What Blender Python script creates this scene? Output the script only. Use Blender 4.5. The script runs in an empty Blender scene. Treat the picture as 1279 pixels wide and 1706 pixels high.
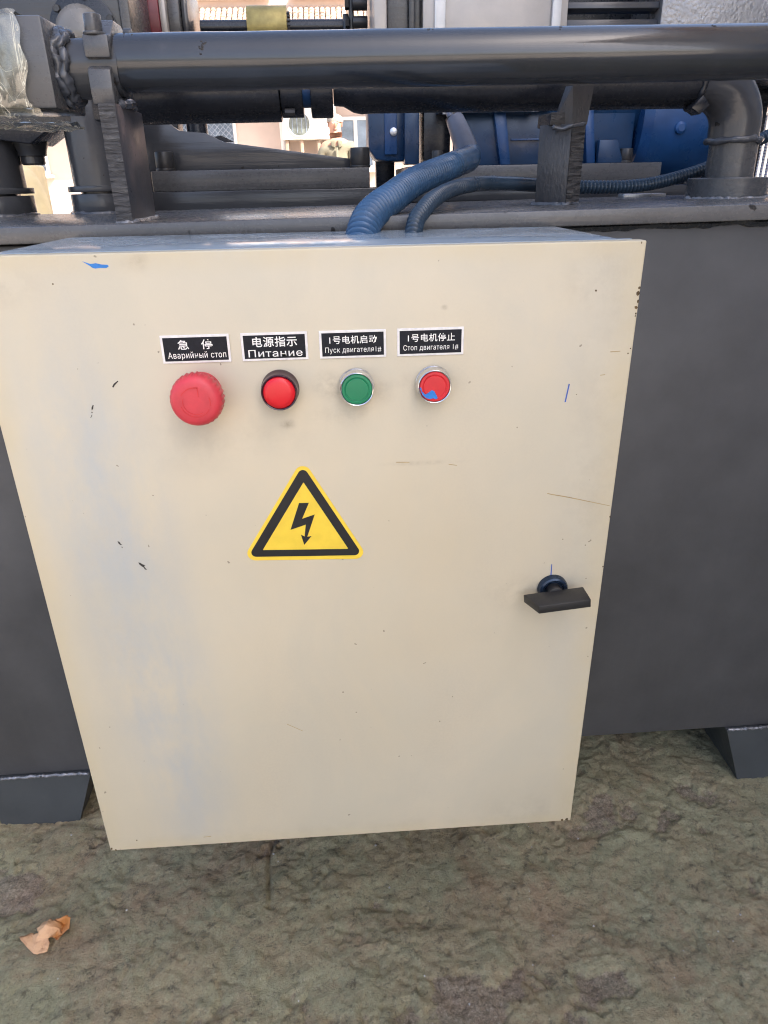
import bpy, bmesh, math, random
from mathutils import Vector, Matrix, noise
random.seed(7)
S = bpy.context.scene
C = S.collection
R = math.radians

# ------------------------------------------------------------------ camera
cam_d = bpy.data.cameras.new('camera')
cam = bpy.data.objects.new('camera', cam_d); C.objects.link(cam); S.camera = cam
cam_d.sensor_fit = 'VERTICAL'; cam_d.sensor_height = 36; cam_d.sensor_width = 27
cam_d.lens = 1172/1706*36
cam_d.clip_start = .02; cam_d.clip_end = 2000
PIT, YAW, ROL = .4381, .0562, -.0194
fw = Vector((math.sin(YAW)*math.cos(PIT), math.cos(YAW)*math.cos(PIT), -math.sin(PIT)))
rt = Vector((math.cos(YAW), -math.sin(YAW), 0)); up = rt.cross(fw)
r2 = rt*math.cos(ROL)+up*math.sin(ROL); u2 = up*math.cos(ROL)-rt*math.sin(ROL)
mw = Matrix((r2, u2, -fw)).transposed().to_4x4(); mw.translation = (.2693, -.5459, .6424)
cam.matrix_world = mw

# ------------------------------------------------------------------ daylight
SUN_EL, SUN_AZ = R(44), R(130)           # azimuth clockwise from +Y
W = bpy.data.worlds.new("World"); S.world = W; W.use_nodes = True
nt = W.node_tree
sky = nt.nodes.new('ShaderNodeTexSky'); sky.sky_type = 'NISHITA'; sky.sun_disc = False
sky.sun_elevation = SUN_EL; sky.sun_rotation = SUN_AZ
sky.air_density = .7; sky.dust_density = 4.0; sky.ozone_density = 1.0
nt.links.new(sky.outputs[0], nt.nodes['Background'].inputs[0])
nt.nodes['Background'].inputs[1].default_value = .15
sd = bpy.data.lights.new('sun', 'SUN'); sd.energy = 3.6; sd.angle = R(.5); sd.color = (1, .94, .84)
so = bpy.data.objects.new('sun', sd); C.objects.link(so); so.location = (4, -4, 8)
tosun = Vector((math.sin(SUN_AZ)*math.cos(SUN_EL), math.cos(SUN_AZ)*math.cos(SUN_EL), math.sin(SUN_EL)))
so.rotation_euler = tosun.to_track_quat('Z', 'Y').to_euler()
S.render.engine = 'CYCLES'; S.cycles.use_denoising = True; S.cycles.filter_width = 1.1; S.cycles.caustics_reflective = False
S.view_settings.view_transform = 'Standard'; S.view_settings.look = 'None'
S.view_settings.gamma = 1; S.view_settings.exposure = 1.92

GZ = -.212                                # ground level
# ------------------------------------------------------------------ materials
class NT:
    def __init__(s, name):
        s.m = bpy.data.materials.new(name); s.m.use_nodes = True
        s.t = s.m.node_tree; s.b = s.t.nodes['Principled BSDF']
    def n(s, typ, **k):
        x = s.t.nodes.new(typ)
        for a, v in k.items():
            if a.startswith('i_'):
                key = a[2:]; x.inputs[int(key) if key.isdigit() else key.replace('_', ' ')].default_value = v
            else: setattr(x, a, v)
        return x
    def l(s, a, b): s.t.links.new(a, b)
    def coord(s, scale=(1, 1, 1), obj=True):
        tc = s.n('ShaderNodeTexCoord'); mp = s.n('ShaderNodeMapping'); mp.inputs['Scale'].default_value = scale
        s.l(tc.outputs['Object' if obj else 'Generated'], mp.inputs[0]); return mp.outputs[0]
    def noise(s, co, scale, detail=6, rough=.6, dist=0):
        x = s.n('ShaderNodeTexNoise', i_Scale=scale, i_Detail=detail, i_Roughness=rough, i_Distortion=dist)
        s.l(co, x.inputs['Vector']); return x.outputs[0]
    def ramp(s, fac, stops):
        x = s.n('ShaderNodeValToRGB'); e = x.color_ramp.elements
        while len(e) < len(stops): e.new(.5)
        for q, (p, c) in zip(e, stops):
            q.position = p; q.color = (*c, 1) if isinstance(c, tuple) else (c, c, c, 1)
        s.l(fac, x.inputs[0]); return x.outputs[0]
    def mix(s, fac, a, b, mode='MIX'):
        x = s.n('ShaderNodeMix', data_type='RGBA', blend_type=mode)
        for v, k in ((fac, 0), (a, 6), (b, 7)):
            if isinstance(v, (int, float)): x.inputs[k].default_value = v
            elif isinstance(v, tuple): x.inputs[k].default_value = (*v, 1)
            else: s.l(v, x.inputs[k])
        return x.outputs[2]
    def math(s, op, a, b=None, c=None):
        x = s.n('ShaderNodeMath', operation=op)
        for i, v in enumerate((a, b, c)):
            if v is None: continue
            if isinstance(v, (int, float)): x.inputs[i].default_value = v
            else: s.l(v, x.inputs[i])
        return x.outputs[0]
    def bump(s, h, strength=.2, dist=.001, prev=None):
        x = s.n('ShaderNodeBump', i_Strength=strength, i_Distance=dist); s.l(h, x.inputs['Height'])
        if prev is not None: s.l(prev, x.inputs['Normal'])
        return x.outputs[0]
    def set(s, **k):
        for a, v in k.items():
            i = s.b.inputs[a.replace('_', ' ')]
            if isinstance(v, tuple): i.default_value = (*v, 1) if len(v) == 3 else v
            elif isinstance(v, (int, float)): i.default_value = v
            else: s.l(v, i)
        return s.m

def simple(name, col, rough=.4, metal=0, var=.12, scale=30, bump=.15, bscale=300, bd=.0005, spec=.5, coat=0):
    t = NT(name); co = t.coord()
    n = t.noise(co, scale, 5)
    lo = tuple(c*(1-var*1.6) for c in col); hi = tuple(min(1, c*(1+var)) for c in col)
    c = t.ramp(n, [(.3, lo), (.7, hi)])
    r = t.ramp(t.noise(co, scale*2.3, 4), [(.3, max(.02, rough-.08)), (.7, min(1, rough+.1))])
    t.set(Base_Color=c, Roughness=r, Metallic=metal, Specular_IOR_Level=spec, Coat_Weight=coat, Normal=t.bump(t.noise(co, bscale, 3), bump, bd))
    return t.m

def enamel(name, col, rough=.34, streak=(2, 60, 60), chip=.72, bump=.35, dustc=(.11, .105, .098)):
    """brushed on machine enamel: long brush strokes, runs, dust and a few chips"""
    t = NT(name); co = t.coord(); cs = t.coord(streak)
    st = t.noise(cs, 3, 6, .6)
    big = t.noise(co, 9, 5, .6)
    fine = t.noise(co, 140, 5, .65)
    base = t.ramp(big, [(.3, tuple(c*.8 for c in col)), (.7, tuple(c*1.22 for c in col))])
    dust = t.math('MULTIPLY', t.ramp(t.noise(co, 22, 8, .7), [(.56, 0.), (.8, .22)]), t.ramp(fine, [(.42, 0.), (.68, 1.)]))
    base = t.mix(dust, base, dustc)
    chips = t.ramp(t.noise(co, 55, 3, .5), [(chip, 0.), (chip+.02, 1.)])
    base = t.mix(chips, base, (.02, .017, .015))
    r = t.ramp(t.mix(.5, st, fine), [(.3, max(.05, rough-.06)), (.7, rough+.08)])
    nb = t.bump(st, bump, .0012); nb = t.bump(t.noise(co, 90, 4, .6), bump*.5, .0008, nb)
    return t.set(Base_Color=base, Roughness=r, Normal=nb, Specular_IOR_Level=.5)

M = {}
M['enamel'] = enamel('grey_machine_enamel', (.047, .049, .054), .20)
M['pipe'] = enamel('glossy_pipe_enamel', (.026, .029, .034), .14, (1.5, 45, 45), .735, .2)
M['pipe'].node_tree.nodes['Principled BSDF'].inputs['Coat Weight'].default_value = .35
M['rough_paint'] = enamel('wrinkled_thick_enamel', (.042, .041, .043), .30, (90, 90, 30), .70, .9)
M['enamel_lit'] = enamel('grey_enamel_lit', (.076, .076, .078), .27, (2, 40, 40), .70)  # machine enamel again, with more light put into its colour
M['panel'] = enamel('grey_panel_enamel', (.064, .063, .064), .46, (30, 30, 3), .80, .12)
M['foot'] = enamel('slate_foot_enamel', (.052, .057, .060), .45, (30, 30, 4), .80, .12)
M['dark_steel'] = enamel('dark_enamel', (.015, .017, .022), .26, (2, 40, 40), .80, .2, (.035, .034, .034))
M['bolt'] = simple('blackened_bolt_steel', (.045, .045, .046), .35, .35, .2, 60, .1)
M['blue'] = simple('blue_motor_enamel', (.014, .066, .19), .30, 0, .2, 14, .15, 160)
M['blue_deep'] = simple('deep_blue_motor_enamel', (.010, .042, .105), .30, 0, .2, 14, .15, 160)
M['zinc'] = simple('zinc_plated_steel', (.55, .56, .58), .32, .9, .1, 60, .1)
M['brass'] = simple('ochre_bronze_collar', (.36, .29, .10), .42, .35, .2, 50, .2)
M['maroon'] = simple('dark_red_drum_paint', (.16, .018, .028), .35, 0, .2, 20, .1)
M['black_plastic'] = simple('black_plastic', (.018, .017, .017), .42, 0, .15, 60, .1)
M['rose_plastic'] = simple('blue_black_lock_rose', (.02, .036, .065), .22, .5, .1, 80, .05)
M['hose'] = simple('blue_grey_corrugated_plastic', (.045, .105, .20), .24, 0, .12, 30, .1)
M['hose_dark'] = simple('black_corrugated_plastic', (.030, .052, .080), .22, 0, .12, 30, .1)
M['sleeve'] = simple('grey_shrink_sleeve', (.13, .145, .19), .4, 0, .12, 40, .2, 120)
M['red'] = simple('red_button_plastic', (.62, .022, .03), .36, 0, .08, 60, .04)
M['pink_red'] = simple('faded_red_mushroom_plastic', (.60, .045, .062), .42, 0, .08, 70, .08)
M['green'] = simple('green_button_plastic', (.008, .20, .085), .36, 0, .08, 60, .04)
M['chrome'] = simple('satin_chrome', (.78, .78, .80), .18, 1, .05, 90, .03)
M['plate_white'] = simple('plate_border_white', (.78, .75, .72), .4, 0, .08, 200, .04)
M['plate_black'] = simple('plate_black', (.008, .009, .014), .5, 0, .2, 300, .05, spec=.25)
M['print_white'] = simple('engraved_white', (.85, .83, .78), .5, 0, .04, 300, .02)
M['yellow'] = simple('sticker_yellow', (.86, .60, .055), .42, 0, .07, 40, .05, 200)
M['print_black'] = simple('sticker_black', (.012, .012, .014), .4, 0, .2, 60, .05)
M['marker_blue'] = simple('blue_paint_fleck', (.022, .19, .56), .45, 0, .15, 200, .2)
M['marker_ink'] = simple('blue_marker_ink', (.03, .10, .42), .5, 0, .2, 200, .05)
M['scuff'] = simple('dark_scuff', (.035, .030, .026), .6, 0, .3, 300, .1)
M['rust'] = simple('edge_rust', (.12, .075, .03), .8, 0, .5, 300, .3)
M['scratch'] = simple('ochre_scratch', (.42, .31, .14), .6, 0, .2, 200, .1)
M['weld'] = simple('bare_weld_bead', (.22, .22, .23), .3, .3, .4, 90, .5, 260, .001)
M['weld_paint'] = simple('painted_weld_bead', (.075, .08, .092), .16, 0, .3, 80, .5, 200, .001)
M['hull'] = simple('silver_sheet_paint', (.46, .43, .40), .38, .25, .08, 12, .25, 60, .001)
M['rib_white'] = simple('pale_rib_paint', (.68, .68, .67), .35, .1, .08, 20, .1)
M['skin'] = simple('skin', (.50, .27, .18), .5, 0, .08, 20, .05)
M['jacket'] = simple('khaki_jacket_cloth', (.21, .19, .135), .85, 0, .12, 9, .3, 120, .002)
M['trousers'] = simple('dark_trouser_cloth', (.05, .055, .07), .85, 0, .15, 9, .3, 120, .002)
M['hair'] = simple('short_grey_hair', (.30, .26, .22), .6, 0, .3, 60, .4)
M['shoe'] = simple('shoe_leather', (.03, .025, .02), .5, 0, .2, 20)
M['plaster'] = simple('pink_white_plaster', (.60, .49, .43), .85, 0, .06, 1.5, .2, 40, .003)
M['trim_white'] = simple('white_window_frame', (.78, .77, .75), .5, 0, .05, 5, .05)
M['glass'] = simple('dusty_blue_window_glass', (.20, .26, .34), .12, 0, .25, 3, .02)
M['navy'] = simple('navy_louvre', (.03, .04, .11), .4, 0, .3, 20, .05)
M['grille'] = simple('blue_grey_lattice_bar', (.25, .30, .38), .5, .2, .1, 5)
M['tile'] = simple('terracotta_roof_tile', (.50, .36, .27), .8, 0, .3, 4, .2, 40)
M['ac_white'] = simple('air_conditioner_casing', (.72, .71, .68), .5, 0, .05, 6, .05)
M['ac_dark'] = simple('air_conditioner_fan', (.15, .17, .155), .55, 0, .3, 14, .1)
M['wood_leg'] = simple('weathered_stand_leg', (.30, .22, .16), .7, 0, .2, 10, .1)
M['cream'] = simple('cream_casting_paint', (.72, .58, .32), .5, 0, .12, 8, .2)
M['workshop'] = simple('workshop_render', (.55, .50, .44), .9, 0, .1, 1.2, .3, 30, .004)
M['stone'] = simple('pale_grit', (.55, .53, .50), .6, 0, .3, 90, .2)

def rough_cut():
    t = NT('flame_cut_edge'); co = t.coord((60, 60, 260)); c2 = t.coord()
    w = t.noise(co, 1, 5, .65, .6)
    col = t.ramp(w, [(.3, (.022, .021, .022)), (.55, (.052, .05, .05)), (.75, (.12, .115, .105))])
    return t.set(Base_Color=col, Roughness=.42, Normal=t.bump(w, .9, .004))
M['cut'] = rough_cut()
M['hammer'] = simple('hammered_silver_enamel', (.27, .27, .28), .26, .55, .12, 20, .9, 150, .0015)
M['dome'] = simple('grey_dome_enamel', (.17, .165, .155), .24, 0, .12, 20, .1)

def worn_bracket():
    t = NT('worn_bracket_face'); co = t.coord(); 
    n = t.noise(co, 26, 6, .6); f = t.noise(co, 220, 4, .6)
    base = t.ramp(n, [(.32, (.05, .055, .066)), (.52, (.085, .08, .085)), (.68, (.19, .15, .145))])
    sp = t.ramp(f, [(.62, 0.), (.68, .8)])
    base = t.mix(sp, base, (.03, .025, .028))
    return t.set(Base_Color=base, Roughness=t.ramp(n, [(.3, .26), (.7, .5)]), Normal=t.bump(t.mix(.5, n, f), .35, .0015))
M['bracket'] = worn_bracket()

def cabinet_paint():
    t = NT('beige_powder_coat'); tc = t.n('ShaderNodeTexCoord'); P = tc.outputs['Object']; co = t.coord()
    big = t.noise(co, 4.5, 4, .5); mid = t.noise(co, 40, 7, .7); fine = t.noise(co, 420, 4, .6)
    base = t.ramp(big, [(.3, (.57, .49, .345)), (.7, (.61, .535, .395))])
    # grime that sits where hands, screws and rubbing left it: (x, z, radius x, radius z, strength)
    spots = [(.257, .499, .011, .011, .75), (.266, .492, .010, .008, .45), (.224, .468, .006, .004, .9), (.300, .494, .010, .012, .5),
             (.318, .500, .008, .007, .35), (.27, .474, .025, .01, .4), (.333, .430, .03, .0022, .5), (.128, .596, .006, .008, .7), (.12, .5935, .009, .007, .5),
             (.349, .5555, .0025, .002, 1.), (.263, .343, .007, .003, .35), (.02, .58, .035, .016, .4), (.47, .575, .035, .025, .35), (.435, .30, .05, .02, .35),
             (.16, .46, .10, .03, .18), (.45, .02, .05, .03, .35), (.48, .40, .03, .18, .3), (.20, .01, .20, .012, .25), (.06, .33, .03, .12, .18)]
    tot = None
    for x, z, rx, rz, s in spots:
        v = t.n('ShaderNodeVectorMath', operation='SUBTRACT'); t.l(P, v.inputs[0]); v.inputs[1].default_value = (x, 0, z)
        w = t.n('ShaderNodeVectorMath', operation='MULTIPLY'); t.l(v.outputs[0], w.inputs[0]); w.inputs[1].default_value = (1/rx, 0, 1/rz)
        ln = t.n('ShaderNodeVectorMath', operation='LENGTH'); t.l(w.outputs[0], ln.inputs[0])
        mr = t.n('ShaderNodeMapRange', interpolation_type='SMOOTHSTEP', i_1=0., i_2=1.5, i_3=s, i_4=0.); t.l(ln.outputs[1], mr.inputs[0])
        tot = mr.outputs[0] if tot is None else t.math('ADD', tot, mr.outputs[0])
    grime = t.math('MULTIPLY', tot, t.ramp(mid, [(.42, 0.), (.7, 1.)]))
    base = t.mix(t.math('MINIMUM', grime, .85), base, (.22, .165, .105))
    # blue-grey reflected cast painted into the coat colour, mostly down the hinge side
    sheen = None
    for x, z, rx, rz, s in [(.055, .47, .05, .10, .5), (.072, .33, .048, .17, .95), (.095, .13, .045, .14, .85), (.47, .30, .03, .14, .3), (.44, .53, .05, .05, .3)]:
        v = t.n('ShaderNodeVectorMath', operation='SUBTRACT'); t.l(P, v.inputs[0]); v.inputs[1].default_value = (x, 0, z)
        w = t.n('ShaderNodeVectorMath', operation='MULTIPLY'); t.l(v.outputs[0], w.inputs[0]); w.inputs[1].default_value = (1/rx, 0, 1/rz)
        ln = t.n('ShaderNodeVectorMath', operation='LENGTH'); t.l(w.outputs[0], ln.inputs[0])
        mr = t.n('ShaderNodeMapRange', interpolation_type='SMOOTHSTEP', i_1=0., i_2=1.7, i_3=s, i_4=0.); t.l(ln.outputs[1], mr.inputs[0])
        sheen = mr.outputs[0] if sheen is None else t.math('ADD', sheen, mr.outputs[0])
    base = t.mix(t.math('MULTIPLY', sheen, t.ramp(t.noise(t.coord((1.6, 1, .7)), 11, 9, .68), [(.36, .12), (.62, 1.)])), base, (.425, .442, .43))
    mot = t.ramp(t.noise(t.coord((1.3, 1, .8)), 5.5, 8, .62, .6), [(.38, 0.), (.66, .55)])
    base = t.mix(mot, base, (.50, .465, .365))
    edge = None
    for ax, c0, w0 in (('X', .0, .022), ('X', .5, .03), ('Z', .0, .02), ('Z', .6, .02)):
        sx = t.n('ShaderNodeSeparateXYZ'); t.l(P, sx.inputs[0])
        d = t.math('ABSOLUTE', t.math('SUBTRACT', sx.outputs[ax], c0)); mr = t.n('ShaderNodeMapRange', interpolation_type='SMOOTHSTEP', i_1=0., i_2=w0, i_3=.55, i_4=0.); t.l(d, mr.inputs[0])
        edge = mr.outputs[0] if edge is None else t.math('MAXIMUM', edge, mr.outputs[0])
    base = t.mix(t.math('MULTIPLY', edge, t.ramp(t.noise(co, 18, 6, .65), [(.35, .2), (.65, 1.)])), base, (.56, .46, .27))
    sp = t.ramp(t.noise(co, 150, 2, .4), [(.755, 0.), (.775, .7)])
    base = t.mix(sp, base, (.16, .12, .08))
    film = t.math('MULTIPLY', t.ramp(t.noise(t.coord((3, 3, 1.2)), 3, 6, .6), [(.45, 0.), (.7, .25)]), t.ramp(fine, [(.4, .4), (.6, 1.)]))
    base = t.mix(film, base, (.45, .39, .30))
    rough = t.ramp(t.mix(.5, mid, big), [(.35, .30), (.65, .46)])
    nb = t.bump(t.noise(co, 700, 2, .5), .10, .0004); nb = t.bump(t.noise(co, 3.2, 2, .4), .25, .012, nb)
    return t.set(Base_Color=base, Roughness=rough, Normal=nb, Specular_IOR_Level=.5)
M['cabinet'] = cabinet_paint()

def lens_mat():
    t = NT('red_lamp_lens')
    return t.set(Base_Color=(.78, .012, .022), Roughness=.30, Subsurface_Weight=.25, Coat_Weight=.0, Normal=t.bump(t.noise(t.coord(), 900, 2), .03, .0003))
M['lens'] = lens_mat()
M['cabinet_top'] = simple('grey_gloss_cabinet_body', (.34, .40, .44), .15, 0, .06, 8, .08, 30, .002)  # body and flange: cooler, glossier grey than the door
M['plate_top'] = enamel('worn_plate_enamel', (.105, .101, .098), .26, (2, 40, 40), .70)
def bezel_mat():
    t = NT('dark_maroon_lamp_bezel')
    return t.set(Base_Color=(.035, .006, .018), Roughness=.16, Coat_Weight=.2, Normal=t.bump(t.noise(t.coord(), 200, 2), .02, .0003))
M['bezel'] = bezel_mat()

def film_mat():
    t = NT('clear_wrapping_film'); t.set(Base_Color=(.93, .90, .80), Roughness=.10, Specular_IOR_Level=.9)
    nb = t.bump(t.noise(t.coord((1, 1, .16)), 60, 3, .5, .8), .5, .004); t.l(nb, t.b.inputs['Normal'])
    tr = t.n('ShaderNodeBsdfTransparent'); tr.inputs[0].default_value = (.97, .96, .92, 1)
    gl = t.n('ShaderNodeBsdfGlossy', i_Roughness=.06); gl.inputs[0].default_value = (1, .98, .9, 1); t.l(nb, gl.inputs['Normal'])
    df = t.n('ShaderNodeBsdfDiffuse'); df.inputs[0].default_value = (.90, .86, .70, 1)
    fr = t.n('ShaderNodeFresnel', i_IOR=1.6); t.l(nb, fr.inputs['Normal'])
    m0 = t.n('ShaderNodeMixShader'); t.l(t.math('ADD', t.math('MULTIPLY', fr.outputs[0], 1.6), .05), m0.inputs[0]); t.l(tr.outputs[0], m0.inputs[1]); t.l(gl.outputs[0], m0.inputs[2])
    cz = t.ramp(t.noise(t.coord((1, 1, .10)), 55, 2, .5, 1.2), [(.485, 0.), (.5, .75), (.515, 0.)])  # pale crease lines: highlights painted in as diffuse colour
    cz2 = t.ramp(t.noise(t.coord((1, 1, .5)), 24, 2, .5, 2.), [(.492, 0.), (.5, .55), (.508, 0.)])
    m1 = t.n('ShaderNodeMixShader'); t.l(t.math('MAXIMUM', t.math('MAXIMUM', cz, cz2), t.ramp(t.noise(t.coord((1, 1, .4)), 30, 5, .6, 1.), [(.45, .02), (.70, .24)])), m1.inputs[0]); t.l(m0.outputs[0], m1.inputs[1]); t.l(df.outputs[0], m1.inputs[2])
    t.l(m1.outputs[0], t.t.nodes['Material Output'].inputs[0]); return t.m
M['film'] = film_mat()

def leaf_mat():
    t = NT('dry_leaf_brown'); co = t.coord(); at = t.n('ShaderNodeAttribute', attribute_name='tip')
    n = t.noise(co, 90, 6, .65)
    c = t.mix(at.outputs['Fac'], (.62, .37, .20), (.40, .16, .04))
    c = t.mix(t.ramp(n, [(.45, 0.), (.8, .7)]), c, (.26, .115, .055))
    return t.set(Base_Color=c, Roughness=.62, Normal=t.bump(t.mix(.5, n, t.noise(co, 300, 4)), .5, .002), Specular_IOR_Level=.35)
M['leaf'] = leaf_mat()

def ground_mat():
    t = NT('worn_mossy_concrete'); co = t.coord(); pit = t.n('ShaderNodeAttribute', attribute_name='pit')
    n1 = t.noise(co, 3.2, 7, .62); n2 = t.noise(co, 16, 12, .78, .4); n3 = t.noise(co, 70, 12, .8, .3); n4 = t.noise(co, 330, 6, .8)
    skin = t.ramp(n2, [(.30, (0.224, 0.175, 0.094)), (.44, (0.410, 0.328, 0.192)), (.57, (0.365, 0.340, 0.202)), (.70, (0.589, 0.495, 0.325))])
    skin = t.mix(t.ramp(n1, [(.42, 0.), (.62, .7)]), skin, (0.326, 0.324, 0.195))
    brown = t.ramp(t.noise(co, 6.5, 10, .78, .5), [(.48, 0.), (.64, .75)])
    skin = t.mix(brown, skin, (0.384, 0.260, 0.156))
    skin = t.mix(t.ramp(n3, [(.36, .75), (.48, 0.)]), skin, (.062, .052, .037))
    skin = t.mix(t.ramp(n3, [(.56, 0.), (.74, .35)]), skin, (0.691, 0.597, 0.423))
    skin = t.mix(t.ramp(n4, [(.54, 0.), (.72, .42)]), skin, (0.720, 0.673, 0.507))
    skin = t.mix(t.ramp(n4, [(.34, .6), (.46, 0.)]), skin, (.06, .05, .038))
    agg = t.ramp(n4, [(.34, (.065, .046, .036)), (.50, (0.211, 0.150, 0.124)), (.66, (0.538, 0.432, 0.364))])
    pf = t.ramp(t.math('ADD', pit.outputs['Fac'], t.math('MULTIPLY', t.math('SUBTRACT', n3, .5), 2.0)), [(.32, 0.), (.80, .55)])
    c = t.mix(pf, skin, agg)
    vor = t.n('ShaderNodeTexVoronoi', i_Scale=95.); t.l(co, vor.inputs['Vector'])
    fleck = t.math('MULTIPLY', t.ramp(vor.outputs['Distance'], [(.08, 1.), (.12, 0.)]), t.ramp(t.noise(co, 30, 2), [(.66, 0.), (.68, 1.)]))
    c = t.mix(fleck, c, (.62, .60, .55))
    # the open yard away from the oily strip round the machine is clean pale concrete
    ln = t.n('ShaderNodeVectorMath', operation='DISTANCE'); tc = t.n('ShaderNodeTexCoord'); t.l(tc.outputs['Object'], ln.inputs[0]); ln.inputs[1].default_value = (.35, .3, GZ)
    far = t.n('ShaderNodeMapRange', interpolation_type='SMOOTHSTEP', i_1=1.9, i_2=2.6); t.l(ln.outputs[1], far.inputs[0])
    c = t.mix(far.outputs[0], c, t.ramp(n2, [(.3, (.42, .355, .285)), (.7, (.52, .45, .37))]))
    hgt = t.mix(.4, n3, n4)
    nb = t.bump(n2, .35, .010); nb = t.bump(hgt, 1., .007, nb)
    return t.set(Base_Color=c, Roughness=t.ramp(n3, [(.3, .5), (.7, .8)]), Normal=nb, Specular_IOR_Level=.45)
M['ground'] = ground_mat()

# ------------------------------------------------------------------ mesh helpers
class MB:
    def __init__(s): s.v = []; s.f = []
    def add(s, vs, fs):
        o = len(s.v); s.v += [Vector(v) for v in vs]; s.f += [[i+o for i in f] for f in fs]; return s
    def addbm(s, bm):
        bm.verts.index_update()
        s.add([v.co.copy() for v in bm.verts], [[v.index for v in f.verts] for f in bm.faces]); bm.free(); return s
    def box(s, x0, x1, y0, y1, z0, z1, bev=.0, seg=2, rot=None):
        bm = bmesh.new(); bmesh.ops.create_cube(bm, size=1)
        c = Vector(((x0+x1)/2, (y0+y1)/2, (z0+z1)/2))
        for v in bm.verts: v.co = Vector((v.co.x*(x1-x0), v.co.y*(y1-y0), v.co.z*(z1-z0)))
        if bev: bmesh.ops.bevel(bm, geom=bm.edges[:], offset=bev, segments=seg, profile=.5, affect='EDGES')
        for v in bm.verts:
            if rot is not None: v.co = rot @ v.co
            v.co += c
        return s.addbm(bm)
    def prism(s, pts, axis, a, b, bev=0.):
        """closed 2D outline (in the two other axes, in xyz order) from a to b along axis 'x','y','z'"""
        def P(p, h): return {'x': (h, p[0], p[1]), 'y': (p[0], h, p[1]), 'z': (p[0], p[1], h)}[axis]
        bm = bmesh.new(); n = len(pts)
        A = [bm.verts.new(P(p, a)) for p in pts]; B = [bm.verts.new(P(p, b)) for p in pts]
        bm.faces.new(A); bm.faces.new(B[::-1])
        for i in range(n): bm.faces.new((A[i], B[i], B[(i+1) % n], A[(i+1) % n]))
        bmesh.ops.recalc_face_normals(bm, faces=bm.faces[:])
        if bev: bmesh.ops.bevel(bm, geom=bm.edges[:], offset=bev, segments=2, profile=.5, affect='EDGES')
        big = [f for f in bm.faces if len(f.verts) > 4]
        if big: bmesh.ops.triangulate(bm, faces=big)
        return s.addbm(bm)
    def lathe(s, org, d, prof, seg=32, close=True):
        d = Vector(d).normalized(); org = Vector(org)
        a = d.orthogonal().normalized(); b = d.cross(a)
        o = len(s.v); vs = []; fs = []
        for h, r in prof:
            for k in range(seg):
                t = 2*math.pi*k/seg; vs.append(org+d*h+(a*math.cos(t)+b*math.sin(t))*r)
        for i in range(len(prof)-1):
            for k in range(seg):
                k2 = (k+1) % seg; fs.append((i*seg+k, i*seg+k2, (i+1)*seg+k2, (i+1)*seg+k))
        if close:
            fs.append(tuple(range(seg))[::-1]); fs.append(tuple((len(prof)-1)*seg+k for k in range(seg)))
        return s.add(vs, fs)
    def cyl(s, p, q, r, seg=24, bev=0., r1=None):
        p = Vector(p); q = Vector(q); L = (q-p).length; r1 = r if r1 is None else r1
        if bev: pr = [(0, r-bev), (bev*.3, r-bev*.3), (bev, r), (L-bev, r1), (L-bev*.3, r1-bev*.3), (L, r1-bev)]
        else: pr = [(0, r), (L, r1)]
        return s.lathe(p, q-p, pr, seg)
    def tube(s, pts, radii, seg=16, caps=True):
        pts = [Vector(p) for p in pts]; n = len(pts); vs = []; fs = []; N = None
        if isinstance(radii, (int, float)): radii = [radii]*n
        for i, p in enumerate(pts):
            t = (pts[min(i+1, n-1)]-pts[max(i-1, 0)]).normalized()
            N = t.orthogonal().normalized() if N is None else (N-t*N.dot(t)).normalized()
            B = t.cross(N)
            for k in range(seg):
                a = 2*math.pi*k/seg; vs.append(p+(N*math.cos(a)+B*math.sin(a))*radii[i])
        for i in range(n-1):
            for k in range(seg):
                k2 = (k+1) % seg; fs.append((i*seg+k, i*seg+k2, (i+1)*seg+k2, (i+1)*seg+k))
        if caps: fs.append(tuple(range(seg))[::-1]); fs.append(tuple((n-1)*seg+k for k in range(seg)))
        return s.add(vs, fs)
    def hexa(s, org, d, r, h, bev=.001):
        d = Vector(d).normalized(); s.lathe(org, d, [(0, r), (h-bev, r), (h, r-bev)], 6); return s
    def jitter(s, amp, scale, seed=0):
        for v in s.v: v += noise.noise_vector(v*scale+Vector((seed, seed*2.3, 0)))*amp
        return s
    def build(s, name, mat, parent=None, smooth=True, angle=32, sag=False):
        if sag:                                # the bed was welded slightly out of level
            for v in s.v: v.z += .0088*(v.x-.62)
        me = bpy.data.meshes.new(name); me.from_pydata(s.v, [], s.f); me.materials.append(M[mat] if isinstance(mat, str) else mat)
        bm = bmesh.new(); bm.from_mesh(me); bmesh.ops.recalc_face_normals(bm, faces=bm.faces[:]); bm.to_mesh(me); bm.free()
        if smooth:
            for p in me.polygons: p.use_smooth = True
            me.set_sharp_from_angle(angle=R(angle))
        o = bpy.data.objects.new(name, me); C.objects.link(o)
        if parent is not None:
            o.parent = parent
            off = Vector((0, 0, 0)); q = parent
            while q is not None: off += q.location; q = q.parent
            o.location = -off
        return o

def tag(o, label=None, cat=None, group=None, kind=None):
    for k, v in (('label', label), ('category', cat), ('group', group), ('kind', kind)):
        if v: o[k] = v
    return o
def thing(name, loc, label, cat, group=None):
    o = bpy.data.objects.new(name, None); C.objects.link(o); o.location = loc; o.empty_display_size = .05
    return tag(o, label, cat, group)
def lab(o, label): o['label'] = label; return o

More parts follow.
